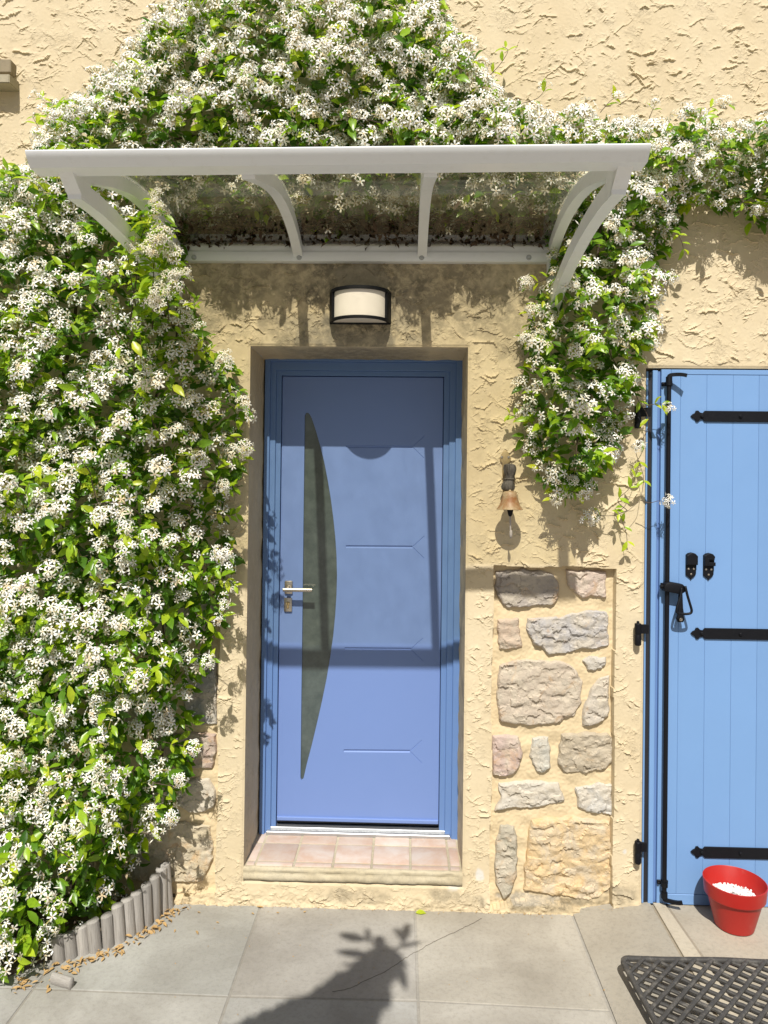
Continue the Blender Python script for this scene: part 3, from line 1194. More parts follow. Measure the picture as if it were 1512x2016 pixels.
for yy, x0_, x1_ in ((879, 681, 812), (1076, 681, 812), (1277, 679, 809), (1478, 677, 807)):
    pa, pb = P(x0_, yy, YL), P(x1_, yy + 1, YL)
    for (A, B, w, dp) in ((pa, pb, .0085, .0045), (pb + Vector((.003, 0, .003)), pb + Vector((.055, 0, .052)), .0032, .002), (pb + Vector((.003, 0, -.003)), pb + Vector((.055, 0, -.052)), .0032, .002)):
        cuts.append(cutter(lambda t, A=A, B=B, w=w, dp=dp: vgroove(t, A, B, w, dp)))
for cobj in cuts:
    md = leaf.modifiers.new("cut", 'BOOLEAN')
    md.operation = 'DIFFERENCE'
    md.solver = 'EXACT'
    md.object = cobj
dg = bpy.context.evaluated_depsgraph_get()
nm = bpy.data.meshes.new_from_object(leaf.evaluated_get(dg))
leaf.modifiers.clear()
leaf.data = nm
for cobj in cuts:
    bpy.data.objects.remove(cobj)
part(leaf, door)
bm = bmesh.new()
gc = Vector((sum(a for a, b in glx) / len(glx), 0, sum(b for a, b in glx) / len(glx)))
prism_xz(bm, [(gc.x + (a - gc.x) * 1.02, gc.z + (b - gc.z) * 1.003) for a, b in glx], YL + .009, YL + .017)
part(bm_obj("glass_pane", bm, M['glass']), leaf)
bm = bmesh.new()
prism_xz(bm, [(L_L + .001, L_B + .003), (L_R - .001, L_B + .003), (L_R - .001, L_B + .022), (L_L + .001, L_B + .022)], YL - .010, YL - .0005, .004)
part(bm_obj("weather_bar", bm, M['door']), leaf)
bm = bmesh.new()
bx(bm, (F_Lo + .03, .285, Z_T - .012), (F_Ro - .03, .35, Z_T + .016), 0.003)
bx(bm, (F_Lo + .03, .31, Z_T + .014), (F_Ro - .03, .35, Z_T + .026), 0.002)
part(bm_obj("threshold", bm, M['alu']), door)
# handle set
hp = bmesh.new()
c1, c2 = P(568.5, 1156, YL), P(567.5, 1190, YL)
for c_, hh in ((c1, .031), (c2, .033)):
    bx(hp, (c_.x - .019, YL - .010, c_.z - hh), (c_.x + .019, YL + .0005, c_.z + hh), 0.004, 2)
handle = part(bm_obj("handle_plate", hp, M['steel'], None, True, 0.6), door)
bm = bmesh.new()
lv = P(568, 1158, YL)
tube(bm, [(lv.x, YL - .008, lv.z), (lv.x, YL - .055, lv.z)], .010, 14)
tube(bm, [(lv.x - .016, YL - .055, lv.z), (lv.x + .02, YL - .056, lv.z), (lv.x + .118, YL - .056, lv.z)], .0095, 16)
o = bm_obj("lever", bm, M['steel'], None, True, 0.7)
part(o, handle)
bm = bmesh.new()
lathe(bm, [(.009, 0), (.009, .004), (.0085, .005)], 18, (c2.x, YL - .010, c2.z + .006), 'y')
bx(bm, (c2.x - .0055, YL - .0145, c2.z - .018), (c2.x + .0055, YL - .009, c2.z + .004), .002)
part(bm_obj("lock_cylinder", bm, M['brass'], None, True, 0.7), handle)
bm = bmesh.new()
bx(bm, (c2.x - .0012, YL - .0165, c2.z + .001), (c2.x + .0012, YL - .0140, c2.z + .011))
part(bm_obj("keyhole", bm, M['seal']), handle)

# ------------------------------------------------------------------ canopy
canopy = empty("door_canopy", (P(720, 500).x, 0, P(720, 500).z))
tag(canopy, "white arched door canopy with clear sheets above the blue door", "canopy")
RZ0, RZ1 = P(720, 515, -0.03).z, P(720, 479, -0.03).z
RX = [P(355, 497, -.02).x - .012, P(588, 505, -.02).x, P(831, 505, -.02).x, P(1080, 497, -.02).x + .012]
YFR = -1.03
fl, frr = P(57, 300, YFR - .02), P(1277, 287, YFR - .02)
tilt = (frr.z - fl.z) / (frr.x - fl.x)
zmid_x = (fl.x + frr.x) / 2
zF0 = (fl.z + frr.z) / 2


def zt(x):
    return tilt * (x - zmid_x)


ARC = [(-0.012, 2.752), (-0.18, 2.800), (-0.36, 2.815), (-0.54, 2.800), (-0.70, 2.762), (-0.85, 2.712), (-0.99, zF0 - 0.030)]


def arc_pts(x, off=0.0, n=4):
    return smooth_path([Vector((x, y, z + off + zt(x) * min(1, -y))) for y, z in ARC], n)


bm = bmesh.new()
bx(bm, (RX[0] - .018, -0.036, RZ0), (RX[3] + .018, 0.002, (RZ0 + RZ1) / 2 + .002), 0.003, 2)
bx(bm, (RX[0] - .018, -0.026, (RZ0 + RZ1) / 2 + .001), (RX[3] + .018, 0.002, RZ1), 0.003, 2)
rail_o = part(bm_obj("wall_rail", bm, M['white'], None, True, 0.6), canopy)
for i, x in enumerate(RX):
    bm = bmesh.new()
    sweep(bm, arc_pts(x, 0.0, 5), rect(0.038, 0.044), up=Vector((1, 0, 0)))
    bmesh.ops.bevel(bm, geom=[e for e in bm.edges if len(e.link_faces) == 2 and e.calc_face_angle(0) > 1.2], offset=.003, segments=2, affect='EDGES')
    part(bm_obj("rib", bm, M['white'], None, True, 0.6), canopy)
# side brackets: wall leg and curved lower brace
for x in (RX[0], RX[3]):
    sx = x
    bm = bmesh.new()
    zl = P(1080, 618, -.02).z
    bx(bm, (sx - .017, -0.032, zl), (sx + .017, 0.003, RZ0 + .01), 0.003, 2)
    part(bm_obj("wall_leg", bm, M['white'], None, True, 0.6), canopy)
    bm = bmesh.new()
    zf = zF0 + zt(sx)
    pts = [Vector((sx, -0.03, zl + .01)), Vector((sx, -0.16, zl + .055)), Vector((sx, -0.36, zl + .105)), Vector((sx, -0.60, zf - .058)), Vector((sx, -0.80, zf - .054)), Vector((sx, -0.96, zf - .066))]
    sweep(bm, smooth_path(pts, 5), rect(0.040, 0.054), up=Vector((1, 0, 0)))
    bmesh.ops.bevel(bm, geom=[e for e in bm.edges if len(e.link_faces) == 2 and e.calc_face_angle(0) > 1.2], offset=.003, segments=2, affect='EDGES')
    wv = [[bm.verts.new((xx, y, zf + z)) for y, z in ((-1.020, -.039), (-.950, -.086), (-.90, -.084), (-.90, -.02), (-.99, -.02))] for xx in (sx - .0212, sx + .0212)]
    for i in range(5):
        bm.faces.new((wv[0][i], wv[0][(i + 1) % 5], wv[1][(i + 1) % 5], wv[1][i]))
    bm.faces.new(wv[0][::-1])
    bm.faces.new(wv[1])
    part(bm_obj("brace", bm, M['white'], None, True, 0.6), canopy)
# front bar
sec = [(-1.071, -.006), (-1.068, -.002), (-1.040, .000), (-1.000, -.002), (-0.988, -.030), (-0.990, -.041), (-1.044, -.041), (-1.049, -.035), (-1.057, -.027), (-1.064, -.018), (-1.069, -.011)]
bm = bmesh.new()
ra, rb = [], []
for (y, dz_) in sec:
    ra.append(bm.verts.new((fl.x, y, fl.z + dz_)))
    rb.append(bm.verts.new((frr.x, y, frr.z + dz_)))
k = len(sec)
for i in range(k):
    bm.faces.new((ra[i], ra[(i + 1) % k], rb[(i + 1) % k], rb[i]))
bm.faces.new(ra[::-1])
bm.faces.new(rb)
part(bm_obj("front_bar", bm, M['white'], None, True, 0.5), canopy)
# sheets between the ribs
for i in range(3):
    x0_, x1_ = RX[i] + .001, RX[i + 1] - .001
    if i == 0:
        x0_ = RX[0] - .05
    if i == 2:
        x1_ = RX[3] + .05
    pa, pb = arc_pts(x0_, .0275, 6), arc_pts(x1_, .0275, 6)
    vs, fs = [], []
    for off in (0, .004):
        for a, b in zip(pa, pb):
            vs += [(a.x, a.y, a.z + off), (b.x, b.y, b.z + off)]
    n_ = len(pa)
    for j in range(n_ - 1):
        a = 2 * j
        fs.append((a, a + 2, a + 3, a + 1))
        b = 2 * n_ + 2 * j
        fs.append((b, b + 1, b + 3, b + 2))
        fs.append((a, b, b + 2, a + 2))
        fs.append((a + 1, a + 3, b + 3, b + 1))
    fs.append((0, 1, 2 * n_ + 1, 2 * n_))
    e_ = 2 * n_ - 2
    fs.append((e_, 2 * n_ + e_, 2 * n_ + e_ + 1, e_ + 1))
    o = part(mesh_obj("sheet", vs, fs, M['sheet'], None, True), canopy)
    o.data.set_sharp_from_angle(angle=0.6)
for bxp in (382, 589, 830, 1041):
    c_ = P(bxp, 507, -.036)
    part(bolt_head("bolt", c_.x, -.036, c_.z, .0075, .010, M['alu'], None), rail_o)

# ------------------------------------------------------------------ wall lamp
lc = P(709, 605, -0.02)
lamp = empty("wall_lamp", (lc.x, 0, lc.z))
tag(lamp, "half round wall lamp with black frame and opal panel above the door", "lamp")
LW, LH, LD = 0.126, 0.066, 0.105


def half_arc(r_x, r_y, n=28):
    return [(r_x * math.cos(math.pi * i / n), -r_y * math.sin(math.pi * i / n)) for i in range(n + 1)]


def ring_band(bm, rx, ry, th, z0, z1, a0=0.0, a1=1.0):
    n = 28
    pts = []
    for i in range(n + 1):
        a = math.pi * (a0 + (a1 - a0) * i / n)
        pts.append((math.cos(a), -math.sin(a)))
    rows = []
    for (x, y) in pts:
        rows.append([bm.verts.new((lc.x + x * (rx + d), -0.012 + y * (ry + d), lc.z + z)) for d, z in ((0, z0), (th, z0), (th, z1), (0, z1))])
    for i in range(n):
        for j in range(4):
            bm.faces.new((rows[i][j], rows[i][(j + 1) % 4], rows[i + 1][(j + 1) % 4], rows[i + 1][j]))
    bm.faces.new(rows[0][::-1])
    bm.faces.new(rows[-1])


bm = bmesh.new()
bx(bm, (lc.x - LW - .004, -.012, lc.z - LH - .002), (lc.x + LW + .004, .004, lc.z + LH + .002), .003)
part(bm_obj("back_plate", bm, M['iron']), lamp)
bm = bmesh.new()
ring_band(bm, LW - .012, LD - .012, .013, LH - .012, LH)
ring_band(bm, LW - .012, LD - .012, .013, -LH, -LH + .010)
ring_band(bm, LW - .012, LD - .012, .0128, -LH + .009, LH - .011, 0, 0.14)
ring_band(bm, LW - .012, LD - .012, .0128, -LH + .009, LH - .011, 0.86, 1.0)
# closed top
vs_ = [bm.verts.new((lc.x + x * (LW - .002), -.012 + y * (LD - .002) * 1.0, lc.z + LH - .001)) for x, y in [(math.cos(math.pi * i / 28), -math.sin(math.pi * i / 28)) for i in range(29)]]
bm.faces.new(vs_)
part(bm_obj("lamp_frame", bm, M['iron'], None, True, 0.5), lamp)
bm = bmesh.new()
rows = []
for i in range(29):
    a = math.pi * i / 28
    x, y = lc.x + math.cos(a) * (LW - .010), -.012 - math.sin(a) * (LD - .010)
    rows.append((bm.verts.new((x, y, lc.z - LH + .004)), bm.verts.new((x, y, lc.z + LH - .004))))
for i in range(28):
    bm.faces.new((rows[i][0], rows[i + 1][0], rows[i + 1][1], rows[i][1]))
bm.faces.new([r[0] for r in rows])
part(bm_obj("diffuser", bm, M['diffuser'], None, True, 0.5), lamp)

# ------------------------------------------------------------------ ship's bell on its bracket
bc = P(1004, 960, -0.085)
bell = empty("hanging_bell", (P(996, 900).x, 0, P(996, 900).z))
tag(bell, "small tarnished brass bell on a wall bracket beside the stone panel", "bell")
bx0 = P(995, 900, -.006)
bm = bmesh.new()
hd = XZ([(995, 886), (1000, 890), (1003, 896), (1006, 902), (1004, 909), (1000, 912), (1000, 930), (999, 978), (990, 982), (989, 930), (989, 912), (985, 908), (984, 901), (987, 896), (990, 890)], -.006)
prism_xz(bm, hd, -.010, .004, .002)
brk = part(bm_obj("bracket", bm, M['brass'], None, True, 0.5), bell)
for sxp in (988, 1001.5):
    c_ = P(sxp, 900, -.011)
    part(bolt_head("screw", c_.x, -.010, c_.z, .0035, .004, M['steel'], None), brk)
# weathered carved block
bm = bmesh.new()
pw = P(1003, 915, -.05)
zt_, zb_ = P(1003, 913, -.05).z, P(1003, 966, -.05).z
rows = []
NS = 26
for i in range(NS + 1):
    s = i / NS
    z = zt_ + (zb_ - zt_) * s
    ring = []
    for j in range(18):
        a = 2 * math.pi * j / 18
        rr = 0.019 + 0.006 * math.sin(s * 9.0) * .5 + 0.006 * noise.noise(Vector((math.cos(a) * 2.5, math.sin(a) * 2.5, s * 3.0)))
        rr += 0.0035 * (1 if (j % 3 == 0) else 0) + (0.004 if 0.55 < s < .6 else 0)
        if i in (0, NS):
            rr *= .6
        ring.append(bm.verts.new((pw.x + math.cos(a) * rr * 1.05 + .004 * math.sin(s * 5), -.042 + math.sin(a) * rr * 1.5, z)))
    rows.append(ring)
for i in range(NS):
    for j in range(18):
        bm.faces.new((rows[i][j], rows[i][(j + 1) % 18], rows[i + 1][(j + 1) % 18], rows[i + 1][j]))
bm.faces.new(rows[0][::-1])
bm.faces.new(rows[-1])
part(bm_obj("carved_block", bm, M['dark_wood'], None, True, 0.6), bell)
zb0, zb1 = P(1004, 968, -.085).z, P(1004, 1003, -.085).z
hb = zb0 - zb1
bm = bmesh.new()
lathe(bm, [(.004, hb + .008), (.006, hb + .003), (.024, hb), (.028, hb - .004), (.031, hb * .72), (.036, hb * .45), (.043, hb * .22), (.051, hb * .06), (.0545, 0.0), (.053, -.001), (.049, hb * .08), (.040, hb * .28), (.031, hb * .5), (.026, hb * .8), (.002, hb * .85)], 36, (bc.x, -.085, zb1), 'z')
bb_ = part(bm_obj("bell_body", bm, M['bell'], None, True, 0.8), bell)
bm = bmesh.new()
tube(bm, [(bc.x, -.085, zb1 + hb * .8), (bc.x + .002, -.085, zb1 - .004)], .004, 8)
lathe(bm, [(.006, .012), (.0125, .004), (.0125, -.006), (.009, -.020), (.005, -.028)], 14, (bc.x + .002, -.085, zb1), 'z')
clp = part(bm_obj("clapper", bm, M['iron'], None, True, 0.8), bb_)
bm = bmesh.new()
tube(bm, smooth_path([(bc.x + .002, -.085, zb1 - .027), (bc.x + .003, -.085, zb1 - .05), (bc.x + .004, -.083, zb1 - .078), (bc.x + .006, -.083, zb1 - .100)], 3), .0035, 7)
lathe(bm, [(.0035, .004), (.006, -.002), (.0065, -.016), (.003, -.030)], 10, (bc.x + .006, -.083, zb1 - .088), 'z')
part(bm_obj("cord", bm, M['cord'], None, True), bell)

# ------------------------------------------------------------------ shutters
sh = empty("shutter", (SH_L + .5, 0.02, 0.02))
tag(sh, "tall sky blue plank shutter with black iron straps and locking bar", "shutter")
SB = P(1400, 1782, .005).z
SB = max(SB, 0.015)
X0 = SH_L


def sbox(name, a, b, y, z0, z1, mat, bev=.0015, yb=.05):
    bm = bmesh.new()
    bx(bm, (a, y, z0), (b, yb, z1), bev)
    return part(bm_obj(name, bm, mat, None, False), sh)


mmz = SH_T - .006
sbox("frame_strip", X0 + .003, X0 + .011, .006, SB, mmz - .008, M['shutter'])
sbox("seal_strip", X0 + .0115, X0 + .0285, .012, SB, mmz - .012, M['seal'])
sbox("stile", X0 + .029, X0 + .050, .004, SB, mmz - .004, M['shutter'])
sbox("stile_groove", X0 + .0505, X0 + .0635, .014, SB, mmz - .006, M['frame'])  # darker blue than the stiles: the recess shade is put into its colour
sbox("stile", X0 + .064, X0 + .104, .002, SB, mmz, M['shutter'])
px_edges = [1318, 1335, 1387, 1439, 1491]
pl = [X0 + .1045] + [P(a, 1200, .003).x for a in (1336, 1388, 1440, 1491)]
while pl[-1] < SH_R:
    pl.append(pl[-1] + .1115)
pl[-1] = SH_R - .002
zr = P(1400, 738, .003).z
zq = P(1400, 1762, .003).z
for a, b in zip(pl[:-1], pl[1:]):
    bm = bmesh.new()
    t = bmesh.new()
    bx(t, (a + .0002, .003, zq + .001), (b - .0002, .045, zr - .001), 0.0011)
    part(bm_obj("plank", t, M['shutter']), sh)
    bm.free()
sbox("rail", X0 + .1045, SH_R - .002, .0022, zr + .0005, mmz, M['shutter'])
sbox("rail", X0 + .1045, SH_R - .002, .0022, SB, zq - .0005, M['shutter'])
# straps
for yy, sl in ((819, 0.0), (1247, 0.0), (1678, 0.0)):
    zc_ = P(1400, yy + .5, -.002).z
    xs = P(1360, yy, -.002).x
    u = 1 / 466.0
    k = [(0, 0), (4, 4), (8, 6), (10, 10.5), (14, 11), (18, 7), (23, 6), (27, 10.5), (1200, 10.5)]
    pts = [(min(xs + a * u, SH_R - .004), zc_ + b * u) for a, b in k] + [(min(xs + a * u, SH_R - .004), zc_ - b * u) for a, b in k[::-1][:-1]]
    bm = bmesh.new()
    prism_xz(bm, pts, -.0035, .0032, .0008)
    strap_o = part(bm_obj("strap", bm, M['iron']), sh)
    for bxx in (1382, 1458, 1560):
        c_ = P(bxx, yy, -.004)
        part(bolt_head("bolt", c_.x, -.003, zc_, .006, .007, M['iron'], None), strap_o)
# espagnolette bar
eb = P(1313, 1200, -.022).x
ez0, ez1 = P(1313, 1768, -.022).z, P(1320, 742, -.022).z
bm = bmesh.new()
tube(bm, [(eb, -.022, ez0), (eb, -.022, ez1)], .0092, 14)
part(bm_obj("locking_bar", bm, M['iron'], None, True, 0.8), sh)
for zz_, d_ in ((ez1, 1), (ez0, -1)):
    bm = bmesh.new()
    pth = smooth_path([(eb, -.022, zz_ - d_ * .02), (eb, -.024, zz_ + d_ * .004), (eb + .022, -.032, zz_ + d_ * .008), (eb + .045, -.044, zz_ + d_ * .006), (eb + .062, -.052, zz_ + d_ * .001)], 4)
    sweep(bm, pth, rect(.014, .011), up=Vector((0, 0, 1)))
    lathe(bm, [(.013, -.012), (.013, .012)], 12, (eb, -.022, zz_ - d_ * .012), 'z')
    part(bm_obj("hook", bm, M['iron'], None, True, 0.5), sh)
for zz_ in (P(1310, 755, -.02).z, P(1310, 1741, -.02).z):
    bm = bmesh.new()
    bx(bm, (eb - .024, -.006, zz_ - .008), (eb + .022, .003, zz_ + .008), .002)
    lathe(bm, [(.0135, -.009), (.0135, .009)], 14, (eb, -.022, zz_), 'z')
    lathe(bm, [(.004, 0), (.0045, .006), (.002, .008)], 8, (eb - .019, -.006, zz_), 'y')
    part(bm_obj("bar_guide", bm, M['iron'], None, True, 0.6), sh)
# handle on the bar: casting, stirrup and post
bm = bmesh.new()
hz = P(1325, 1157, -.03).z
prism_xz(bm, [(eb - .018, hz - .014), (eb + .050, hz - .026), (eb + .066, hz - .016), (eb + .070, hz + .004), (eb + .056, hz + .016), (eb + .008, hz + .024), (eb - .010, hz + .022), (eb - .018, hz + .008)], -.046, -.008, .006)
lathe(bm, [(.006, -.012), (.006, .012)], 10, (eb - .022, -.022, hz + .006), 'z')
tube(bm, [(eb - .030, -.024, hz + .004), (eb, -.024, hz + .004)], .0065, 10)
part(bm_obj("handle_casting", bm, M['iron'], None, True, 0.5), sh)
bm = bmesh.new()
hx = eb + .056
lp = [(hx + .006, -.052, hz + .010), (hx + .014, -.058, hz - .03), (hx + .026, -.060, hz - .072), (hx + .030, -.060, hz - .090), (hx + .024, -.060, hz - .100), (hx + .002, -.060, hz - .103), (hx - .022, -.060, hz - .100), (hx - .030, -.060, hz - .092), (hx - .026, -.058, hz - .070), (hx - .012, -.052, hz - .03), (hx - .006, -.046, hz + .002)]
tube(bm, smooth_path(lp, 5), .0052, 9)
part(bm_obj("stirrup", bm, M['iron'], None, True), sh)
bm = bmesh.new()
pc = P(1338, 1218, -.02)
prism_xz(bm, [(pc.x - .006, hz - .01), (pc.x + .006, hz - .01), (pc.x + .011, pc.z + .02), (pc.x + .016, pc.z), (pc.x + .010, pc.z - .013), (pc.x - .010, pc.z - .013), (pc.x - .016, pc.z), (pc.x - .011, pc.z + .02)], -.034, -.022, .003)
tube(bm, [(pc.x, -.026, pc.z + .03), (pc.x, .003, pc.z + .03)], .008, 10)
part(bm_obj("handle_rest", bm, M['iron'], None, True, 0.5), sh)
part(bolt_head("screw", pc.x, -.034, pc.z - .001, .0045, .006, M['steel'], None), sh)
# keepers
for kx, kz, notch in ((1361, 1115, False), (1395.5, 1116, True)):
    c_ = P(kx, kz, -.005)
    u = 1 / 466.0
    shp = [(-10, 22), (-6, 25.5), (0, 27), (6, 25.5), (11, 21), (11, 6), (10, 0), (9.5, -15), (6, -20), (2, -23), (0, -26), (-2, -23), (-6, -20), (-10, -17), (-10, 0)]
    bm = bmesh.new()
    prism_xz(bm, [(c_.x + a * u, c_.z + b * u) for a, b in shp], -.004, .0032, .001)
    kp = part(bm_obj("keeper", bm, M['iron']), sh)
    bm = bmesh.new()
    if not notch:
        prism_xz(bm, [(c_.x + a * u, c_.z + b * u) for a, b in [(-10, 21), (-5, 25), (0, 26.5), (6, 25), (11, 20), (11, 3), (-10, 3)]], -.017, -.0042, .003)
    else:
        prism_xz(bm, [(c_.x + a * u, c_.z + b * u) for a, b in [(-10, 21), (-5, 25), (0, 26.5), (6, 25), (10, 20), (9, 14), (-1, 14), (-1, 9), (11, 9), (11, 2), (-9, 2)]], -.017, -.0042, .002)
    o = bm_obj("keeper_jaw", bm, M['iron'], None)
    part(o, kp)
    for sx_, sz_ in ((-5, -5), (5, -5), (0, -15)):
        part(bolt_head("screw", c_.x + sx_ * u, -.004, c_.z + sz_ * u, .0028, .004, M['steel'], None), kp)
# hinges
for yy in (822, 1249, 1678):
    c_ = P(1255.5, yy, -.022)
    bm = bmesh.new()
    lathe(bm, [(.012, .046), (.0135, .044), (.0135, .004), (.0125, .002), (.0125, -.001), (.0135, -.003), (.0135, -.040), (.011, -.045)], 16, (c_.x, -.024, c_.z), 'z')
    lathe(bm, [(.006, .046), (.006, .053), (.004, .056)], 10, (c_.x, -.024, c_.z), 'z')
    bx(bm, (c_.x + .004, -.026, c_.z + .004), (X0 + .012, -.018, c_.z + .042), .001)
    tube(bm, [(c_.x, -.024, c_.z - .03), (c_.x, .01, c_.z - .03)], .007, 8)
    part(bm_obj("hinge", bm, M['iron'], None, True, 0.6), sh)

# ------------------------------------------------------------------ red pot with white pebbles
pb_ = Vector((P(1446, 1780, -.128).x, -0.128, .048))
potz = .048
rimc = P(1448, 1733, pb_.y)
RH = rimc.z - potz
R1 = 0.118
pot = empty("plant_pot", (pb_.x, pb_.y, potz))
tag(pot, "red plastic plant pot half filled with white pebbles by the shutter", "pot")
bm = bmesh.new()
rb_ = 0.072
lip = RH - .058
k_ = (R1 - .014 - rb_) / lip
lathe(bm, [(rb_ - .004, 0), (rb_, .004), (rb_ + k_ * lip - .003, lip - .004), (R1 - .010, lip), (R1 - .006, lip + .004), (R1 - .001, RH - .003), (R1 - .001, RH), (R1 - .004, RH + .001), (R1 - .0055, RH - .001), (R1 - .0125, lip + .012), (R1 - .0165, lip + .006), (R1 - .019, lip - .01), (rb_ - .002, .02), (.004, .018)], 56, (pb_.x, pb_.y, potz), 'z')
part(bm_obj("pot_body", bm, M['red'], None, True, 0.5), pot)
bm = bmesh.new()
hp_ = lip - .008
rp_ = rb_ + k_ * hp_ - .008
lathe(bm, [(rp_, 0), (rp_, -.02)], 32, (pb_.x, pb_.y, potz + hp_ - .002), 'z')
r_ = random.Random(4)
for i in range(620):
    a, rr = r_.uniform(0, 6.283), rp_ * math.sqrt(r_.random()) * .97
    s = r_.uniform(.003, .0062)
    c_ = Vector((pb_.x + rr * math.cos(a), pb_.y + rr * math.sin(a), potz + hp_ + r_.uniform(-.002, .006) + .012 * (1 - (rr / rp_) ** 2)))
    g = bmesh.ops.create_icosphere(bm, subdivisions=1, radius=s, matrix=Matrix.Translation(c_) @ Matrix.Rotation(r_.uniform(0, 6), 4, (r_.random(), r_.random(), r_.random() + .1)) @ Matrix.Diagonal((1, r_.uniform(.6, 1), r_.uniform(.5, .9), 1)))
peb = bm_obj("white_pebbles", bm, M['pebble'])
tag(peb, "white pebbles filling the bottom half of the red pot", "pebbles", None, 'stuff')

# ------------------------------------------------------------------ rubber lattice mat
ma = PG(1222, 1897, .06)
mb = PG(1512, 1893, .06)
mc = PG(1290, 2016, .06)
e1_ = (mb - ma).normalized()
e2_ = (mc - ma) - e1_ * (mc - ma).dot(e1_) * 0.0
e2_.normalize()
MW, MH = 0.78, 0.50
mat_o = empty("door_mat", (ma.x, ma.y, .02))
tag(mat_o, "black rubber lattice door mat lying on the paving near the red pot", "mat")


def mpt(u, v, z=0.0):
    base = ma + e1_ * u + e2_ * v
    curl = 0.006 * math.sin(u * 9 + .5) + 0.010 * math.exp(-((u) ** 2 + (v) ** 2) / .03) + .006 * math.exp(-u * 12) - 0.006 * math.sin(u * 11) * math.exp(-v * 9)
    sag = 0.012 * math.sin(min(1, u / .5) * math.pi) * math.exp(-v * 8)
    return Vector((base.x, base.y, .060 + z + curl)) - e2_ * sag


bm = bmesh.new()
path = []
cr = .03
for (cu, cv, a0) in ((cr, cr, 180), (MW - cr, cr, 270), (MW - cr, MH - cr, 0), (cr, MH - cr, 90)):
    for i in range(6):
        a = math.radians(a0 + 90 * i / 5)
        path.append((cu + cr * math.cos(a), cv + cr * math.sin(a)))
dense = []
for i in range(len(path)):
    p, q_ = path[i], path[(i + 1) % len(path)]
    L = math.hypot(q_[0] - p[0], q_[1] - p[1])
    nn = max(1, int(L / .02))
    for k in range(nn):
        dense.append((p[0] + (q_[0] - p[0]) * k / nn, p[1] + (q_[1] - p[1]) * k / nn))
dense.append(dense[0])
sweep(bm, [mpt(u, v) for u, v in dense], [(-.008, -.006), (-.005, -.009), (.005, -.009), (.008, -.006), (.008, .006), (.005, .009), (-.005, .009), (-.008, .006)], up=Vector((0, 0, 1)), cap=False)
part(bm_obj("rim", bm, M['rubber'], None, True, 0.8), mat_o)
pit = .0425
for fam, ang, zo in ((0, 42, .004), (1, -38, -.004)):
    a = math.radians(ang)
    dx, dy = math.cos(a), -math.sin(a)
    nx2, ny2 = -dy, dx
    lo = min(nx2 * u + ny2 * v for u in (0, MW) for v in (0, MH))
    hi = max(nx2 * u + ny2 * v for u in (0, MW) for v in (0, MH))
    s = lo + pit * .4
    while s < hi:
        ts = []
        for (lim, comp, oth) in ((0, 0, 1), (MW, 0, 1), (0, 1, 0), (MH, 1, 0)):
            o_ = (nx2 * s, ny2 * s)
            d_ = (dx, dy)
            if abs(d_[comp]) < 1e-6:
                continue
            t = (lim - o_[comp]) / d_[comp]
            ov = o_[oth] + d_[oth] * t
            if -1e-6 <= ov <= (MH if oth == 1 else MW) + 1e-6:
                ts.append(t)
        if len(ts) >= 2 and max(ts) - min(ts) > .03:
            t0, t1 = min(ts) + .003, max(ts) - .003
            nn = max(3, int((t1 - t0) / .02))
            bm = bmesh.new()
            sweep(bm, [mpt(nx2 * s + dx * (t0 + (t1 - t0) * i / nn), ny2 * s + dy * (t0 + (t1 - t0) * i / nn), zo + .0012 * math.sin(i * 1.9)) for i in range(nn + 1)], [(-.004, -.0062), (.002, -.0068), (.0045, -.004), (.0045, .004), (.002, .0068), (-.004, .0062)], up=Vector((0, 0, 1)))
            part(bm_obj("strand", bm, M['rubber'], None, True, 0.9), mat_o)
        s += pit

# ------------------------------------------------------------------ log edging of the flower bed
edge_px = [(337, 1786), (318, 1800), (292, 1822), (262, 1842), (228, 1860), (192, 1874), (150, 1887), (100, 1905), (40, 1930), (-30, 1960)]
epath = smooth_path([PG(a, b, 0.0) for a, b in edge_px], 10)
edging = empty("log_edging", epath[20])
tag(edging, "low curved edging of grey split logs round the jasmine bed", "edging")


def log_mesh(seed):
    bm = bmesh.new()
    n_ = 14
    zs = [0, .25, .5, .75, .975, 1.0]
    rows = []
    for i, s in enumerate(zs):
        ring = []
        for j in range(n_):
            a = 2 * math.pi * j / n_
            rr = 1.0 + .10 * noise.noise(Vector((math.cos(a) * 1.4, math.sin(a) * 1.4, s * 1.5 + seed * 7)))
            if i == len(zs) - 1:
                rr *= .90
            ring.append(bm.verts.new((rr * math.cos(a), rr * math.sin(a), s + (.02 * noise.noise(Vector((a, seed, 0))) if i > 3 else 0))))
        rows.append(ring)
    for i in range(len(zs) - 1):
        for j in range(n_):
            bm.faces.new((rows[i][j], rows[i][(j + 1) % n_], rows[i + 1][(j + 1) % n_], rows[i + 1][j]))
    bm.faces.new(rows[-1])
    bm.faces.new(rows[0][::-1])
    return bm


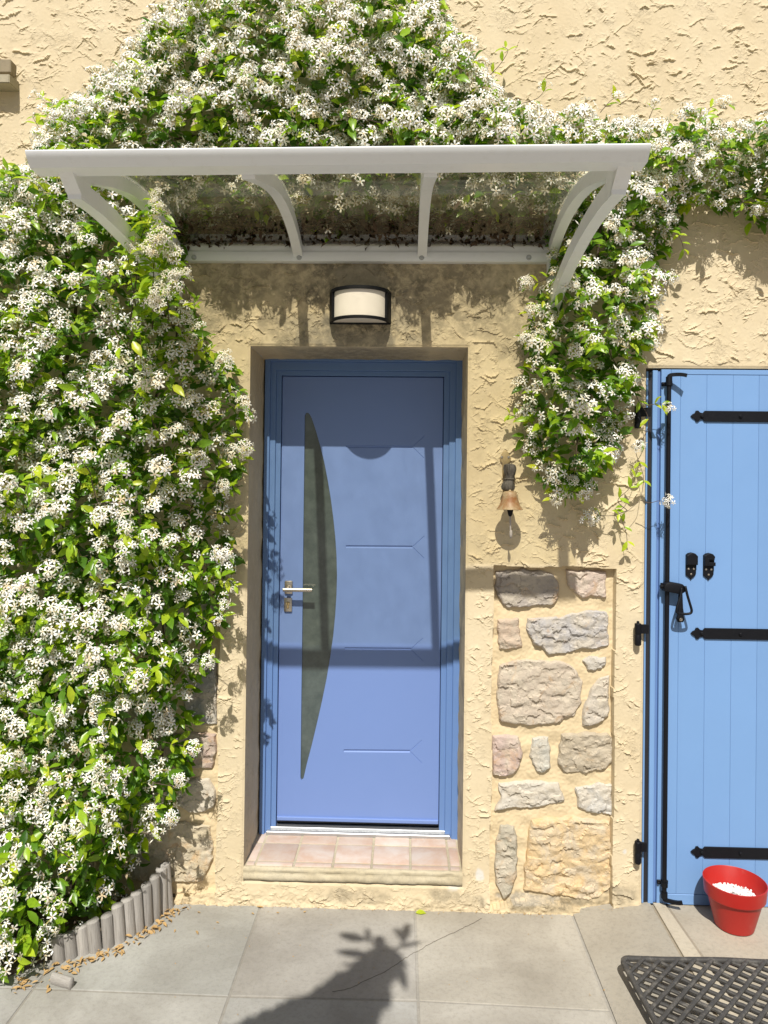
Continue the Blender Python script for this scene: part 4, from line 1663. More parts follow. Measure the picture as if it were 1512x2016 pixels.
log_meshes = []
for k in range(4):
    o = bm_obj("log", log_mesh(k), M['log'], None, True, 0.6)
    log_meshes.append(o.data)
    bpy.data.objects.remove(o)
acc, last, ln = 0.0, epath[0], 0
spacing = .0435
nxt = 0.012
for i in range(1, len(epath)):
    seg_ = (epath[i] - epath[i - 1]).length
    while acc + seg_ >= nxt and ln < 12:
        t = (nxt - acc) / seg_
        p = epath[i - 1].lerp(epath[i], t)
        o = bpy.data.objects.new("log", log_meshes[ln % 4])
        C.objects.link(o)
        tt = min(1, ln / 11)
        r0 = random.uniform(.0225, .0255)
        hgt = (.195 - .110 * tt) + random.uniform(-.006, .006)
        o.scale = (r0, r0 * .8, hgt + .06)
        o.location = p + Vector((0, 0.012, -.06))
        o.rotation_euler = (random.uniform(-.03, .03) - .04 - .18 * max(0, tt - .3), random.uniform(-.03, .03) - .05, random.uniform(-.4, .4) + .9)
        part(o, edging)
        ln += 1
        nxt += spacing
    acc += seg_
# soil behind the logs
bm = bmesh.new()
sp = [p + Vector((-.02, .05, .018)) for p in epath[::5]] + [Vector((-2.2, -.3, .018)), Vector((-2.2, .02, .03)), Vector((epath[0].x, .02, .03))]
bm.faces.new([bm.verts.new(p) for p in sp])
g_ = bmesh.ops.extrude_face_region(bm, geom=list(bm.faces))
for v in [v for v in g_['geom'] if isinstance(v, bmesh.types.BMVert)]:
    v.co.z = -.03
soil = bm_obj("soil", bm, M['earth'])
soil.color = (.6, .55, .5, 1)
tag(soil, "dark soil of the jasmine bed behind the log edging", "soil", None, 'stuff')
# loose log offcut
bm = log_mesh(9)
off = bm_obj("log_offcut", bm, M['log'], None, True, 0.6)
pc_ = PG(125, 1932, .014)
off.scale = (.022, .013, .085)
off.rotation_euler = (0.0, math.radians(90), math.radians(-18))
off.location = pc_ + Vector((-.045, .014, 0))
tag(off, "loose grey split log lying on the paving at the jasmine bed", "log")

# ------------------------------------------------------------------ foliage templates
LEAF_V = np.array([(0, 0, 0), (-.13, .18, .045), (0, .2, -.005), (.13, .18, .045), (-.215, .45, .06), (0, .47, -.02), (.215, .45, .06), (-.15, .74, .02), (0, .76, -.05), (.15, .74, .02), (0, 1.0, -.15)])
LEAF_F = np.array([(0, 2, 1), (0, 3, 2), (1, 2, 5), (1, 5, 4), (2, 3, 6), (2, 6, 5), (4, 5, 8), (4, 8, 7), (5, 6, 9), (5, 9, 8), (7, 8, 10), (8, 9, 10)])


def norm(a):
    return a / (np.linalg.norm(a, axis=-1, keepdims=True) + 1e-9)


def leaf_frames(d, n):
    d = norm(d)
    n = n - (n * d).sum(-1, keepdims=True) * d
    n = norm(n)
    x = np.cross(d, n)
    return np.stack([x, d, n], -1)  # columns


def leaves_joined(name, pos, Rm, L, Wd, rnd, mat, parent=None):
    V = LEAF_V[None] * np.stack([L * Wd, L, L], -1)[:, None, :]
    V = np.einsum('nij,nkj->nki', Rm, V) + pos[:, None, :]
    nv = len(LEAF_V)
    Fc = LEAF_F[None] + (np.arange(len(pos)) * nv)[:, None, None]
    return np_mesh(name, V.reshape(-1, 3), Fc.reshape(-1, 3), 3, mat, parent, True, {'rnd': np.repeat(rnd, nv)})


def petal():
    return np.array([(-.06, .10, 0), (.06, .10, 0), (-.18, .55, .05), (.15, .50, .07), (-.10, 1.02, -.06), (.26, .84, .06)]), [(0, 1, 3, 2), (2, 3, 5, 4)]


PV, PF = petal()


def cluster_mesh(seed, nfl):
    r = random.Random(seed)
    vs, fs, rn = [], [], []

    def addq(v, f, val):
        o_ = len(vs)
        vs.extend(v)
        fs.extend([tuple(i + o_ for i in q2) for q2 in f])
        rn.extend([val] * len(v))
    for k in range(nfl):
        t = (k + .5) / nfl
        el = math.acos(1 - t * 0.95)
        az = k * 2.39996 + r.uniform(-.4, .4)
        dirv = Vector((math.sin(el) * math.cos(az), math.sin(el) * math.sin(az), math.cos(el)))
        R_ = r.uniform(.020, .042)
        c_ = Vector((dirv.x * R_ * 1.15, dirv.y * R_ * 1.15, dirv.z * R_ * .9))
        nr = (dirv + Vector((r.uniform(-.45, .45), r.uniform(-.45, .45), r.uniform(0, .5)))).normalized()
        rot = nr.to_track_quat('Z', 'Y').to_matrix() @ Matrix.Rotation(r.uniform(0, 6.28), 3, 'Z')
        sz = r.uniform(.0130, .0172)
        age = r.random()
        val = 0.0 if age < .5 else (r.uniform(.1, .45) if age < .93 else r.uniform(.5, .66))
        if r.random() < .12:   # bud
            v = [c_ + rot @ Vector((.003 * math.cos(a), .003 * math.sin(a), 0)) for a in (0, 2.1, 4.2)] + [c_ + rot @ Vector((0, 0, .016)), c_ + rot @ Vector((0, 0, -.012))]
            addq(v, [(0, 1, 3), (1, 2, 3), (2, 0, 3), (1, 0, 4), (2, 1, 4), (0, 2, 4)], .3)
            continue
        droop = r.uniform(-.15, .35)
        for p in range(5):
            a = p * 2 * math.pi / 5
            ca, sa = math.cos(a), math.sin(a)
            v = []
            for (x, y, z) in PV:
                z2 = z - droop * y * y
                v.append(c_ + rot @ Vector(((x * ca - y * sa) * sz, (x * sa + y * ca) * sz, z2 * sz)))
            addq(v, PF, val)
        v = [c_ + rot @ Vector((.0026 * math.cos(i * 1.2566), .0026 * math.sin(i * 1.2566), .0008)) for i in range(5)]
        addq(v, [(0, 1, 2, 3, 4)], .70)
        base = Vector((dirv.x * .006, dirv.y * .006, -.006))
        s1 = rot @ Vector((1, 0, 0))
        s2 = rot @ Vector((0, 1, 0))
        v = [c_ + s1 * .0016, c_ - s1 * .0008 + s2 * .0014, c_ - s1 * .0008 - s2 * .0014, base + s1 * .0007, base - s1 * .0004 + s2 * .0006, base - s1 * .0004 - s2 * .0006]
        addq(v, [(0, 1, 4, 3), (1, 2, 5, 4), (2, 0, 3, 5)], .85)
    me = bpy.data.meshes.new("flower_cluster")
    me.from_pydata([tuple(v) for v in vs], [], fs)
    me.polygons.foreach_set("use_smooth", [False] * len(me.polygons))
    a = me.attributes.new("rnd", 'FLOAT', 'POINT')
    a.data.foreach_set("value", rn)
    me.materials.append(M['flower'])
    me.update()
    return me


CLUSTERS = [cluster_mesh(100 + i, nf) for i, nf in enumerate((6, 9, 12, 13, 14, 16, 18, 21, 10, 15))]


def leaf_mesh(val, seed):
    r = np.random.default_rng(seed)
    v = LEAF_V.copy()
    v[:, 2] += r.uniform(-.10, .05) * v[:, 1] ** 2
    v[:, 0] += r.uniform(-.06, .06) * v[:, 1] ** 2
    me = bpy.data.meshes.new("leaf")
    me.from_pydata([tuple(p) for p in v], [], [tuple(int(i) for i in f) for f in LEAF_F])
    me.polygons.foreach_set("use_smooth", [True] * len(me.polygons))
    a = me.attributes.new("rnd", 'FLOAT', 'POINT')
    a.data.foreach_set("value", [val] * len(v))
    me.materials.append(M['leaf'])
    me.update()
    return me


LEAVES = [leaf_mesh(v, i) for i, v in enumerate((.15, .3, .4, .5, .55, .62, .7, .78, .85, .95))]

# ------------------------------------------------------------------ jasmine
jas = empty("star_jasmine", PG(120, 1800, .06))
tag(jas, "white flowering star jasmine climbing around the door and over the canopy", "jasmine")
MASS_PX = [(-80, 335), (0, 330), (45, 318), (62, 262), (110, 195), (150, 165), (215, 125), (255, 62), (330, 5), (350, -60), (870, -60), (885, 5), (905, 60), (950, 110), (985, 165), (1040, 205),
           (1120, 212), (1180, 218), (1300, 228), (1420, 228), (1512, 222), (1620, 225), (1620, 440), (1540, 425), (1512, 420), (1480, 400), (1440, 375), (1390, 372), (1365, 400), (1340, 450), (1318, 480),
           (1306, 520), (1312, 580), (1300, 640), (1275, 700), (1258, 760), (1245, 830), (1225, 880), (1195, 920), (1170, 958), (1120, 975), (1085, 955), (1062, 900), (1040, 850), (1045, 790), (1040, 730), (1044, 670), (1060, 610), (1075, 560),
           (1085, 520), (1100, 470), (1098, 432), (980, 428), (860, 432), (740, 428), (620, 432), (500, 428), (380, 432), (330, 420), (335, 470), (350, 540), (370, 610), (400, 660), (440, 705), (462, 760), (470, 820), (468, 890), (448, 950), (425, 1010), (430, 1060), (440, 1100), (446, 1150), (435, 1200),
           (415, 1250), (395, 1300), (370, 1350), (345, 1400), (362, 1450), (372, 1490), (350, 1540), (338, 1590), (300, 1640), (262, 1690), (252, 1720), (222, 1778), (195, 1826), (165, 1866), (110, 1897), (20, 1925), (-40, 1950), (-200, 1960), (-200, 335)]
PW = np.array([(P(a, b, -0.17).x, P(a, b, -0.17).z) for a, b in MASS_PX])


lump = band(21, 0.10, 0.32)
lump2 = band(22, 0.30, 0.8)


def fsamp(fld, pts):
    return fld[np.round(pts[:, 1] / CELL).astype(int) % NFZ, np.round(pts[:, 0] / CELL).astype(int) % NFX]


def thick(pts):
    d = poly_dist(pts, PW)
    x, z = pts[:, 0], pts[:, 1]
    left = sstep(-0.60, -0.80, x) * sstep(2.75, 2.6, z)
    right = sstep(0.45, 0.6, x)
    tmax = 0.29 + 0.03 * left - 0.05 * right
    tmax = tmax + 0.20 * left * sstep(0.75, 0.15, z)
    t = tmax * (1 - np.exp(-d / 0.11)) + 0.05
    return t + np.minimum(1, d / .08) * (0.050 * fsamp(lump, pts) + 0.02 * fsamp(lump2, pts)), d


def sample(n_, dens=None):
    lo, hi = PW.min(0), PW.max(0)
    lo = np.maximum(lo, (-2.0, 0.02))
    out = []
    while sum(len(o_) for o_ in out) < n_:
        p = rng.uniform(lo, hi, (n_ * 2, 2))
        p = p[in_poly(p, PW)]
        if dens is not None:
            p = p[rng.random(len(p)) < dens(p)]
        out.append(p)
    return np.concatenate(out)[:n_]


# --- leaves
NL_ = 19000
lp2 = sample(NL_)
T_, d_ = thick(lp2)
u_ = rng.random(NL_)
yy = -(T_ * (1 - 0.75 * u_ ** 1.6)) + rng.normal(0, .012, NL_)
yy = np.minimum(yy, -.02)
posL = np.stack([lp2[:, 0], yy, lp2[:, 1]], -1)
rd = rng.normal(0, 1, (NL_, 3))
dirL = np.stack([rng.choice([-1, 1], NL_) * rng.uniform(.2, 1, NL_), -rng.uniform(.1, .9, NL_), rng.uniform(-1.0, .35, NL_)], -1) + rd * .25
nrmL = np.stack([np.zeros(NL_), -np.full(NL_, .75), np.full(NL_, .7)], -1) + rng.normal(0, 1, (NL_, 3)) * .42
RL = leaf_frames(dirL, nrmL)
LL = rng.uniform(.042, .074, NL_)
WL = rng.uniform(.85, 1.15, NL_)
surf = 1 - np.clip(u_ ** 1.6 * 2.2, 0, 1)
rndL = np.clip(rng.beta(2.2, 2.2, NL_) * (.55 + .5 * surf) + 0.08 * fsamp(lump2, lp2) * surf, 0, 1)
# keep the area inside the canopy free of foliage pushing through it
okL = ~((posL[:, 1] < -.10) & (posL[:, 0] > RX[0] - .02) & (posL[:, 0] < RX[3] + .02) & (posL[:, 2] < 2.82) & (posL[:, 2] > 2.45) & (lp2[:, 0] > -.88) & (lp2[:, 0] < .5))
posL, RL, LL, WL, rndL, u_ = posL[okL], RL[okL], LL[okL], WL[okL], rndL[okL], u_[okL]

# --- flowers
NF = 470


def fl_dens(p):
    z, x = p[:, 1], p[:, 0]
    return np.clip(0.50 + 0.5 * sstep(2.6, 3.0, z) + .15 * sstep(1.4, 2.4, z) + 0.26 * fsamp(lump2, p), .04, 1)


cand = sample(8000, fl_dens)
cand = cand[~((cand[:, 1] < .12) & (rng.random(len(cand)) < .3))]
T2, d2 = thick(cand)
chosen = []
for i in range(len(cand)):
    p = cand[i]
    if all((p[0] - cand[j][0]) ** 2 + (p[1] - cand[j][1]) ** 2 > (.041 if p[1] > 2.75 else .056) ** 2 for j in chosen):
        chosen.append(i)
ch = np.array(chosen)
fp = cand[ch]
Tf, df = T2[ch], d2[ch]
posF = np.stack([fp[:, 0], -(Tf + rng.uniform(-.02, .03, len(ch))), fp[:, 1]], -1)
okF = ~((posF[:, 1] < -.14) & (posF[:, 0] > -.86) & (posF[:, 0] < .50) & (posF[:, 2] < 2.84) & (posF[:, 2] > 2.45))
posF = posF[okF]
fp, df = fp[okF], df[okF]

# --- free shoots hanging out of the mass: (pixels, plane y, clusters at, leaf pairs)
SHOOTS = [
    ([(110, 290), (85, 262), (70, 238), (66, 225)], -.10, [], 3), ([(120, 200), (95, 205), (80, 190)], -.10, [0.9], 2), ([(960, 150), (985, 125), (1000, 100), (990, 88)], -.10, [], 4),
    ([(1030, 200), (1060, 190), (1075, 175)], -.1, [.9], 2), ([(1180, 225), (1200, 200), (1215, 190)], -.1, [1.], 2), ([(1280, 230), (1290, 205)], -.1, [1.], 1), ([(1390, 235), (1400, 210), (1440, 205)], -.1, [.8], 3),
    ([(260, 470), (285, 430), (305, 400), (315, 385)], -.36, [.55, .8, 1.], 4), ([(270, 500), (300, 470), (312, 440)], -.34, [.5, .9], 3), ([(300, 560), (340, 560), (372, 545)], -.3, [.7, 1.], 3), ([(330, 640), (365, 640), (385, 610), (378, 590)], -.28, [.5], 4),
    ([(380, 690), (420, 690), (445, 715)], -.25, [.8], 4), ([(440, 780), (470, 770), (480, 800)], -.22, [.9], 3), ([(440, 850), (470, 870), (480, 885)], -.2, [.9], 3), ([(400, 960), (440, 960), (462, 958)], -.22, [.5], 4), ([(420, 1010), (450, 1015), (468, 1010)], -.2, [], 4),
    ([(380, 1090), (420, 1095), (455, 1090)], -.3, [.6, .8, 1.], 3), ([(400, 1150), (440, 1140), (468, 1155)], -.24, [], 4), ([(390, 1210), (425, 1225), (445, 1200), (448, 1185)], -.24, [.5, .8, 1.], 3), ([(360, 1300), (395, 1310), (418, 1295)], -.24, [.8], 3), ([(320, 1460), (360, 1470), (388, 1475)], -.24, [1.], 3),
    ([(300, 1540), (350, 1545), (368, 1530)], -.24, [.9], 2), ([(250, 1640), (300, 1640), (340, 1600)], -.3, [.6, .9], 3),
    ([(1090, 540), (1060, 555), (1030, 560)], -.16, [.9, 1.], 3), ([(1080, 590), (1055, 600), (1040, 620)], -.14, [.9], 3), ([(1060, 640), (1040, 660), (1028, 672)], -.12, [1., .8], 2), ([(1050, 830), (1020, 820), (1000, 815)], -.06, [.5], 4),
    ([(1290, 560), (1310, 555), (1318, 545)], -.14, [.8], 2), ([(1260, 660), (1280, 670), (1290, 680)], -.14, [1.], 1),
    ([(1135, 880), (1132, 920), (1124, 950), (1120, 966)], -.12, [.6], 4), ([(1120, 966), (1100, 968), (1085, 985)], -.12, [1.], 3), ([(1120, 966), (1140, 972), (1160, 970)], -.12, [.7, 1.], 3),
    ([(1240, 745), (1258, 790), (1272, 810), (1277, 835), (1266, 862), (1253, 885), (1262, 915), (1268, 940), (1264, 970), (1258, 985), (1235, 1005), (1222, 1015)], -.06, [.45], 7),
    ([(1268, 800), (1290, 795), (1300, 793), (1314, 800)], -.085, [1.0], 2), ([(1262, 985), (1280, 990), (1298, 986), (1312, 990)], -.085, [1.0], 1), ([(1222, 1015), (1232, 1050), (1235, 1075)], -.05, [], 2), ([(1235, 1005), (1205, 1015), (1170, 1015), (1155, 1022)], -.06, [.75, 1.], 3),
    ([(1235, 1005), (1215, 985), (1240, 960), (1258, 925)], -.05, [], 4), ([(1330, 450), (1340, 480), (1348, 490)], -.12, [], 3), ([(1450, 385), (1470, 410), (1490, 430)], -.12, [.7], 2), ([(1400, 380), (1410, 405)], -.12, [1.], 1),
]
extraL, extraF, stem_paths = [], [], []
for (pp, yv, cl, npair) in SHOOTS:
    pth = smooth_path([P(a, b, yv) + Vector((0, random.uniform(-.015, .015), 0)) for a, b in pp], 5)
    stem_paths.append((pth, .0017))
    n_ = len(pth)
    for k in range(npair):
        t = (k + .7) / npair
        i = min(n_ - 2, int(t * (n_ - 1)))
        tg = (pth[i + 1] - pth[i]).normalized()
        sd = tg.cross(Vector((0, -1, 0)))
        for s in (-1, 1):
            if random.random() < .15:
                continue
            extraL.append((pth[i], tg * random.uniform(.3, .9) + sd * s * random.uniform(.5, 1) + Vector((0, random.uniform(-.5, .1), random.uniform(-.3, .1))), Vector((random.uniform(-.4, .4), -.7, .7)), random.uniform(.034, .052), random.uniform(.45, .95)))
    for t in cl:
        i = min(n_ - 1, int(t * (n_ - 1)))
        extraF.append(pth[i] + Vector((random.uniform(-.012, .012), -.015, random.uniform(-.008, .008))))
# a tuft that spills through and over the left bracket of the canopy
TUFT = np.array([(303, 385), (330, 430), (345, 500), (352, 570), (330, 620), (285, 590), (262, 540), (240, 480), (262, 440)], float)
tq = rng.uniform(TUFT.min(0), TUFT.max(0), (900, 2))
tq = tq[in_poly(tq, TUFT)][:230]
for k, (tx_, ty_) in enumerate(tq):
    p = P(tx_, ty_, -rng.uniform(.40, .60))
    if k % 11 == 0:
        extraF.append(P(tx_, ty_, -rng.uniform(.54, .63)))
    extraL.append((p, Vector((random.choice((-1, 1)) * random.uniform(.2, 1), random.uniform(-.9, -.1), random.uniform(-.9, .3))), Vector((random.uniform(-.4, .4), -.7, .7)), random.uniform(.040, .066), random.uniform(.25, .95)))
for (a_, b_) in (((255, 640), (300, 420)), ((300, 650), (320, 470)), ((330, 640), (345, 560)), ((270, 620), (262, 480))):
    A_, B_ = P(a_[0], a_[1], -.26), P(b_[0], b_[1], -.54)
    stem_paths.append((smooth_path([A_, A_.lerp(B_, .4) + Vector((.01, -.05, -.02)), A_.lerp(B_, .75) + Vector((-.01, -.03, 0)), B_], 4), .0025))
# twigs within the mass
for k in range(70):
    i = random.randrange(len(posL))
    p = Vector(posL[i])
    pth = [p]
    v = Vector((random.uniform(-1, 1), -.2, random.uniform(-.5, 1))).normalized()
    for s in range(6):
        v = (v + Vector((random.uniform(-.4, .4), random.uniform(-.3, .2), random.uniform(-.3, .3)))).normalized()
        nx_p = pth[-1] + v * .045
        q1 = np.array([(nx_p.x, nx_p.z)])
        if not in_poly(q1, PW)[0] or poly_dist(q1, PW)[0] < .08:
            break
        pth.append(nx_p)
    if len(pth) < 3:
        continue
    stem_paths.append((smooth_path(pth, 2), .0022))
# woody stems: from the bed up the wall, under the canopy end and along the wall
for sp_, r0 in (([(200, 1780), (230, 1600), (200, 1400), (260, 1200), (230, 1000), (300, 800), (350, 640), (300, 470)], .009), ([(150, 1800), (120, 1500), (160, 1200), (100, 900), (150, 600), (120, 420), (250, 300), (500, 260), (760, 300), (1000, 330), (1250, 320)], .008),
                ([(170, 1790), (300, 1560), (330, 1350), (320, 1150), (390, 960), (400, 780)], .006), ([(1180, 300), (1180, 480), (1150, 620), (1165, 760), (1138, 860), (1134, 920)], .005), ([(400, 690), (340, 640), (300, 590), (250, 560)], .006), ([(1230, 560), (1225, 640), (1200, 690), (1230, 740)], .003)):
    yv = -.12 if r0 > .005 else -.16
    stem_paths.append((smooth_path([P(a, b, yv) for a, b in sp_], 6), r0))

bm = bmesh.new()
for pth, r0 in stem_paths:
    n_ = len(pth)
    tube(bm, pth, r0, 5 if r0 < .004 else 8, [1 - .55 * i / n_ for i in range(n_)])
part(bm_obj("stem", bm, M['bark'], None, True), jas)

if extraL:
    eP = np.array([tuple(e[0]) for e in extraL])
    eR = leaf_frames(np.array([tuple(e[1]) for e in extraL]), np.array([tuple(e[2]) for e in extraL]))
    posL = np.concatenate([posL, eP])
    RL = np.concatenate([RL, eR])
    LL = np.concatenate([LL, np.array([e[3] for e in extraL])])
    WL = np.concatenate([WL, np.ones(len(extraL))])
    rndL = np.concatenate([rndL, np.array([e[4] for e in extraL])])
    u_ = np.concatenate([u_, np.zeros(len(extraL))])
# flower orientation
nFm = len(posF)
tow = np.stack([rng.normal(0, .35, nFm), -np.ones(nFm), 1.05 + rng.normal(0, .35, nFm)], -1)
posF = np.concatenate([posF, np.array([tuple(p) for p in extraF])])
tow = np.concatenate([tow, np.stack([rng.normal(0, .4, len(extraF)), -np.ones(len(extraF)), .35 + rng.normal(0, .3, len(extraF))], -1)])
sclF = rng.uniform(.9, 1.3, len(posF))
print('CLUSTERS', len(posF))
sclF[nFm:] = rng.uniform(.62, .9, len(extraF))
# those that show: inside the frame, nearest first
fw = np.array(_F)
rr_ = np.array(_R)
uu_ = np.array(_U)
cc_ = np.array(CAM)


def to_px(p):
    d = p - cc_
    z = d @ fw
    return CX + F_PX * (d @ rr_) / z, CY - F_PX * (d @ uu_) / z, z


def seen_first(p, extra=0):
    x, y, z = to_px(p)
    infr = (x > 5) & (x < 1507) & (y > 5) & (y < 2011)
    hid = (p[:, 1] > -.95) & (x > 100) & (x < 1250) & (y > 285) & (y < 440)
    return np.where(infr & ~hid, z + extra, 100 + z)


ordF = np.argsort(seen_first(posF))
jinv = jas.matrix_basis.inverted()
for k in ordF[:300]:
    me = CLUSTERS[int(rng.integers(len(CLUSTERS)))]
    o = bpy.data.objects.new("flower_cluster", me)
    C.objects.link(o)
    qd = Vector(tow[k]).to_track_quat('Z', 'Y').to_matrix() @ Matrix.Rotation(rng.uniform(0, 6.28), 3, 'Z')
    o.matrix_basis = Matrix.Translation(Vector(posF[k])) @ qd.to_4x4() @ Matrix.Scale(float(sclF[k]), 4)
    o.parent = jas
    o.matrix_parent_inverse = jinv
bm_v, bm_f, bm_r = [], [], []
for k in ordF[300:]:
    me = CLUSTERS[int(rng.integers(len(CLUSTERS)))]
    qd = Vector(tow[k]).to_track_quat('Z', 'Y').to_matrix() @ Matrix.Rotation(rng.uniform(0, 6.28), 3, 'Z')
    mm = Matrix.Translation(Vector(posF[k])) @ qd.to_4x4() @ Matrix.Scale(float(sclF[k]), 4)
    o0 = len(bm_v)
    bm_v += [tuple(mm @ v.co) for v in me.vertices]
    bm_f += [tuple(i + o0 for i in p.vertices) for p in me.polygons]
    bm_r += [a.value for a in me.attributes['rnd'].data]
o = mesh_obj("flower_mass", bm_v, bm_f, M['flower'])
a = o.data.attributes.new("rnd", 'FLOAT', 'POINT')
a.data.foreach_set("value", bm_r)
part(o, jas)
o['kind'] = 'stuff'

zs_ = seen_first(posL, u_ * 2.0)
ordL = np.argsort(zs_)
sel = ordL[:300]
rest = ordL[300:]
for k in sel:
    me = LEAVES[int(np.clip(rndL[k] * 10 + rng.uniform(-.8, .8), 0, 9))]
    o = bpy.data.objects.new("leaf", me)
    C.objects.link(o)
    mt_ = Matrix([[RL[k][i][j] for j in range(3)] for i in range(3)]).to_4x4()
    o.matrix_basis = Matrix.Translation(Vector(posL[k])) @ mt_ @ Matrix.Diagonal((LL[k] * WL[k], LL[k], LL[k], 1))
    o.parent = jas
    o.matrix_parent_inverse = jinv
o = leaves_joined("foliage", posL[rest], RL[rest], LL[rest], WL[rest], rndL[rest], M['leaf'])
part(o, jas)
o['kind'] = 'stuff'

# ------------------------------------------------------------------ litter on the paving
r_ = np.random.default_rng(5)
nlit = 150
lit = []
for k in range(nlit):
    i = int(r_.integers(0, len(epath) - 8))
    p = epath[i]
    lit.append((p.x + r_.normal(.02, .016) + abs(r_.normal(0, .01)), p.y - abs(r_.normal(.022, .018)), .004 + r_.uniform(0, .008)))
for (a, b) in ((345, 1775), (350, 1770), (352, 1790), (500, 1800), (505, 1785), (550, 1797), (597, 1796), (388, 1795), (345, 1829), (386, 1832), (425, 1815), (95, 1938), (100, 1945), (140, 1915), (150, 1905), (135, 1895), (1292, 1800), (1296, 1815), (1318, 1795), (100, 1910), (130, 1880), (160, 1895)):
    p = PG(a, b, .005)
    lit.append(tuple(p))
ncoarse = len(lit)
for k in range(170):
    x_ = r_.uniform(-.93, 1.0)
    lit.append((x_, -.004 - abs(r_.normal(0, .014)), .003 + (.035 if x_ > .75 else 0) + r_.uniform(0, .004)))
for k in range(60):
    lit.append((r_.uniform(-.9, 1.0), r_.uniform(-.75, -.05), .0035))
lit = np.array(lit)
nl = len(lit)
lsz = r_.uniform(.012, .034, nl)
lsz[ncoarse:] = r_.uniform(.003, .010, nl - ncoarse)
dl = np.stack([r_.normal(0, 1, nl), r_.normal(0, 1, nl), r_.normal(0, .12, nl)], -1)
nn_ = np.stack([r_.normal(0, .3, nl), r_.normal(0, .3, nl), np.ones(nl)], -1)
o = leaves_joined("leaf_litter", lit, leaf_frames(dl, nn_), lsz, r_.uniform(.7, 1.2, nl), r_.random(nl), M['dry'])
tag(o, "dry brown leaf litter along the foot of the log edging", "leaf litter", None, 'stuff')
nd_ = 3200  # dead leaves added on the sheets: debris, thickened to stand for the shaded band
dbx = r_.uniform(RX[0] + .03, RX[3] - .03, nd_)
dby = -np.minimum(np.abs(r_.normal(.0, .075, nd_)), .24) - .012
arc0 = arc_pts(0.0, .0315, 8)
ay = np.array([p.y for p in arc0])[::-1]
az = np.array([p.z - zt(0.0) * min(1, -p.y) for p in arc0])[::-1]
dbz = np.interp(dby, ay, az) + zt(dbx) * np.minimum(1, -dby) + r_.uniform(.004, 1, nd_) ** 1.5 * np.clip(.085 + .02 * np.sin(dbx * 17) + .015 * np.sin(dbx * 41) + dby * .38, .012, .11)
o = leaves_joined("dark_band_leaves", np.stack([dbx, dby, dbz], -1), leaf_frames(np.stack([r_.normal(0, 1, nd_), r_.normal(0, 1, nd_), r_.normal(0, .25, nd_)], -1), np.stack([r_.normal(0, .4, nd_), r_.normal(0, .4, nd_), np.ones(nd_)], -1)), r_.uniform(.02, .05, nd_), r_.uniform(.8, 1.2, nd_), r_.random(nd_), M['rot'])
tag(o, "dead leaves added on the canopy sheets for the debris and shade by the wall", "leaf litter", None, 'stuff')
o = bpy.data.objects.new("fallen_leaf", LEAVES[8].copy())
C.objects.link(o)
p = PG(818, 1797, .004)
o.location = p
o.rotation_euler = (0.12, .25, math.radians(-82))
o.scale = (.055, .045, .045)
tag(o, "single fresh green leaf lying on the paving below the doorstep", "leaf")

# ------------------------------------------------------------------ corner of an upper window sill
sl_ = empty("window_sill", P(10, 160))
tag(sl_, "weathered stone window sill end at the upper left of the wall", "window sill")
a0, a1 = P(27, 155, -.05), P(-260, 155, -.05)
bm = bmesh.new()
zt0, zb0_ = P(10, 147, -.07).z, P(10, 164, -.07).z
prism = [(-.075, zb0_), (-.075, zt0), (.005, zt0 + .012), (.005, zb0_ + .004)]
bmv = []
for x in (a1.x, a0.x - .004):
    bmv.append([bm.verts.new((x, y, z)) for y, z in prism])
for i in range(4):
    bm.faces.new((bmv[0][i], bmv[0][(i + 1) % 4], bmv[1][(i + 1) % 4], bmv[1][i]))
bm.faces.new(bmv[0][::-1])
bm.faces.new(bmv[1])
bmesh.ops.bevel(bm, geom=list(bm.edges), offset=.003, segments=2, affect='EDGES')
part(bm_obj("sill_slab", bm, M['sill'], None, True, .6), sl_).color = (1, 1, 1, 1)
bm = bmesh.new()
bx(bm, (a1.x, -.045, P(10, 146, -.04).z + .004), (P(22, 140, -.04).x, .004, P(10, 117, -.04).z), .004)
part(bm_obj("sill_block", bm, M['sill'], None), sl_).color = (.75, .7, .65, 1)

# ------------------------------------------------------------------ tree behind the viewer whose bough shades the paving
SHADE_PX = [(430, 2030), (520, 1992), (600, 1962), (650, 1928), (695, 1900), (712, 1880), (730, 1868), (748, 1862), (770, 1868), (790, 1880), (800, 1895), (792, 1915), (780, 1922), (768, 1940), (775, 1975), (745, 2000), (748, 2030), (780, 2120), (420, 2150), (300, 2090)]
SW = np.array([(PG(a, b).x, PG(a, b).y) for a, b in SHADE_PX])
lo, hi = SW.min(0), SW.max(0)
tp2 = rng.uniform(lo, hi, (12000, 2))
tp2 = tp2[in_poly(tp2, SW)]
dd = poly_dist(tp2, SW)
dd = dd[dd > .010]
tp2 = tp2[poly_dist(tp2, SW) > .010]
tp2, dd = tp2[:5200], dd[:5200]
zt2 = rng.uniform(2.58, 2.82, len(tp2))
k_ = zt2 / -SUN_TRAVEL.z
tpos = np.stack([tp2[:, 0] - SUN_TRAVEL.x * k_, tp2[:, 1] - SUN_TRAVEL.y * k_, zt2], -1)
nt_ = len(tpos)
tree = empty("overhanging_tree", (0.5, -5.2, 0))
tag(tree, "leafy tree bough casting its shadow on the paving slabs", "tree")
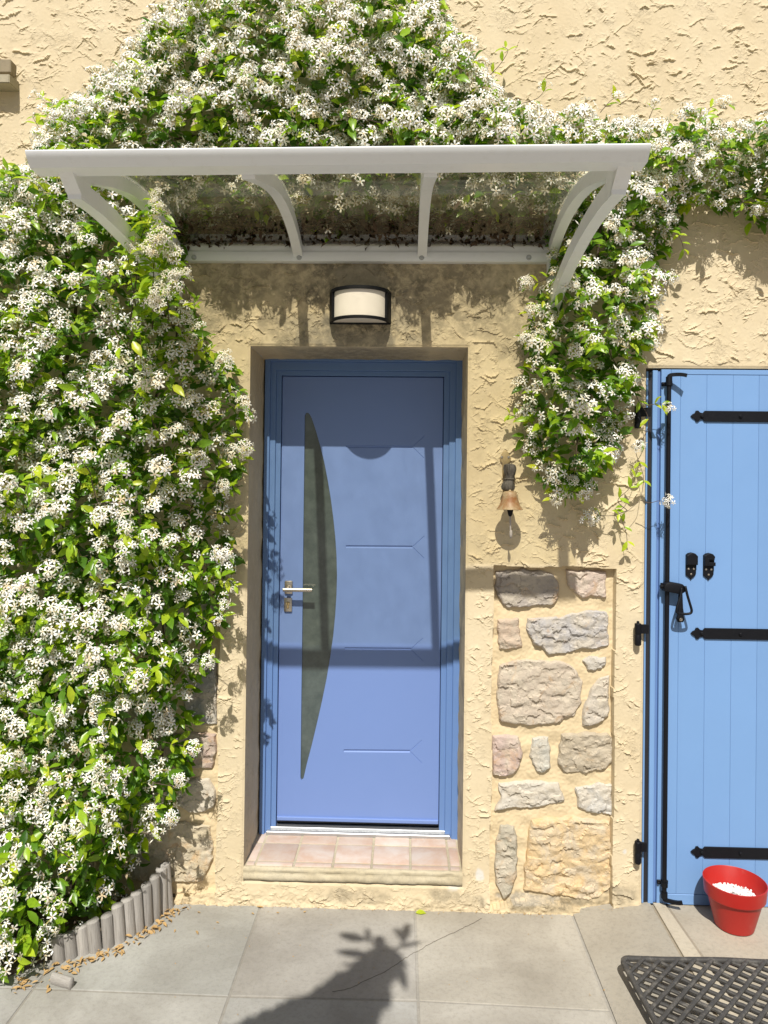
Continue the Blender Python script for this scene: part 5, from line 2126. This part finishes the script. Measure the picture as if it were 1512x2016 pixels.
o = leaves_joined("crown", tpos, leaf_frames(rng.normal(0, 1, (nt_, 3)) + np.array((0, .6, -.2)), rng.normal(0, .5, (nt_, 3)) + np.array((0, -.6, .8))), np.clip(dd * 1.1, .022, .08) * rng.uniform(.8, 1.2, nt_), rng.uniform(.9, 1.2, nt_), rng.beta(2, 2, nt_), M['leaf'])
part(o, tree)
o['kind'] = 'stuff'


def up_ray(px, py, z):
    g_ = PG(px, py)
    k2 = z / -SUN_TRAVEL.z
    return Vector((g_.x - SUN_TRAVEL.x * k2, g_.y - SUN_TRAVEL.y * k2, z))


for (ax, ay2, bx2, by2, wid) in ((725, 1852, 662, 1838, .45), (735, 1882, 655, 1872, .36), (752, 1872, 742, 1838, .62), (790, 1862, 806, 1812, .34), (772, 1868, 838, 1852, .22), (782, 1892, 800, 1950, .44), (765, 1880, 806, 1905, .5), (730, 1862, 720, 1822, .25), (700, 1900, 668, 1898, .3), (790, 1850, 776, 1822, .3), (740, 1900, 706, 1920, .5)):
    zz2 = random.uniform(2.60, 2.68)
    A2, B2 = up_ray(ax, ay2, zz2), up_ray(bx2, by2, zz2 - .02)
    d2_ = B2 - A2
    L2 = d2_.length
    R2 = leaf_frames(np.array([tuple(d2_)]), np.array([tuple(-SUN_TRAVEL)]))[0]
    lf = bpy.data.objects.new("leaf", LEAVES[4])
    C.objects.link(lf)
    lf.matrix_basis = Matrix.Translation(A2) @ Matrix([[R2[i][j] for j in range(3)] for i in range(3)]).to_4x4() @ Matrix.Diagonal((L2 * wid * 1.6, L2, L2, 1))
    lf.parent = tree
    lf.matrix_parent_inverse = tree.matrix_basis.inverted()
bm = bmesh.new()
cm = tpos.mean(0)
tube(bm, smooth_path([(0.5, -5.2, -.04), (0.45, -5.15, 1.0), (0.4, -5.0, 2.0), (0.3, -4.6, 2.7), (0.15, -3.9, 3.05), tuple(cm + np.array((0, -.5, .05))), tuple(cm)], 5), .11, 12, [1 - .85 * i / 30 for i in range(31)])
part(bm_obj("trunk", bm, M['bark'], None, True), tree)
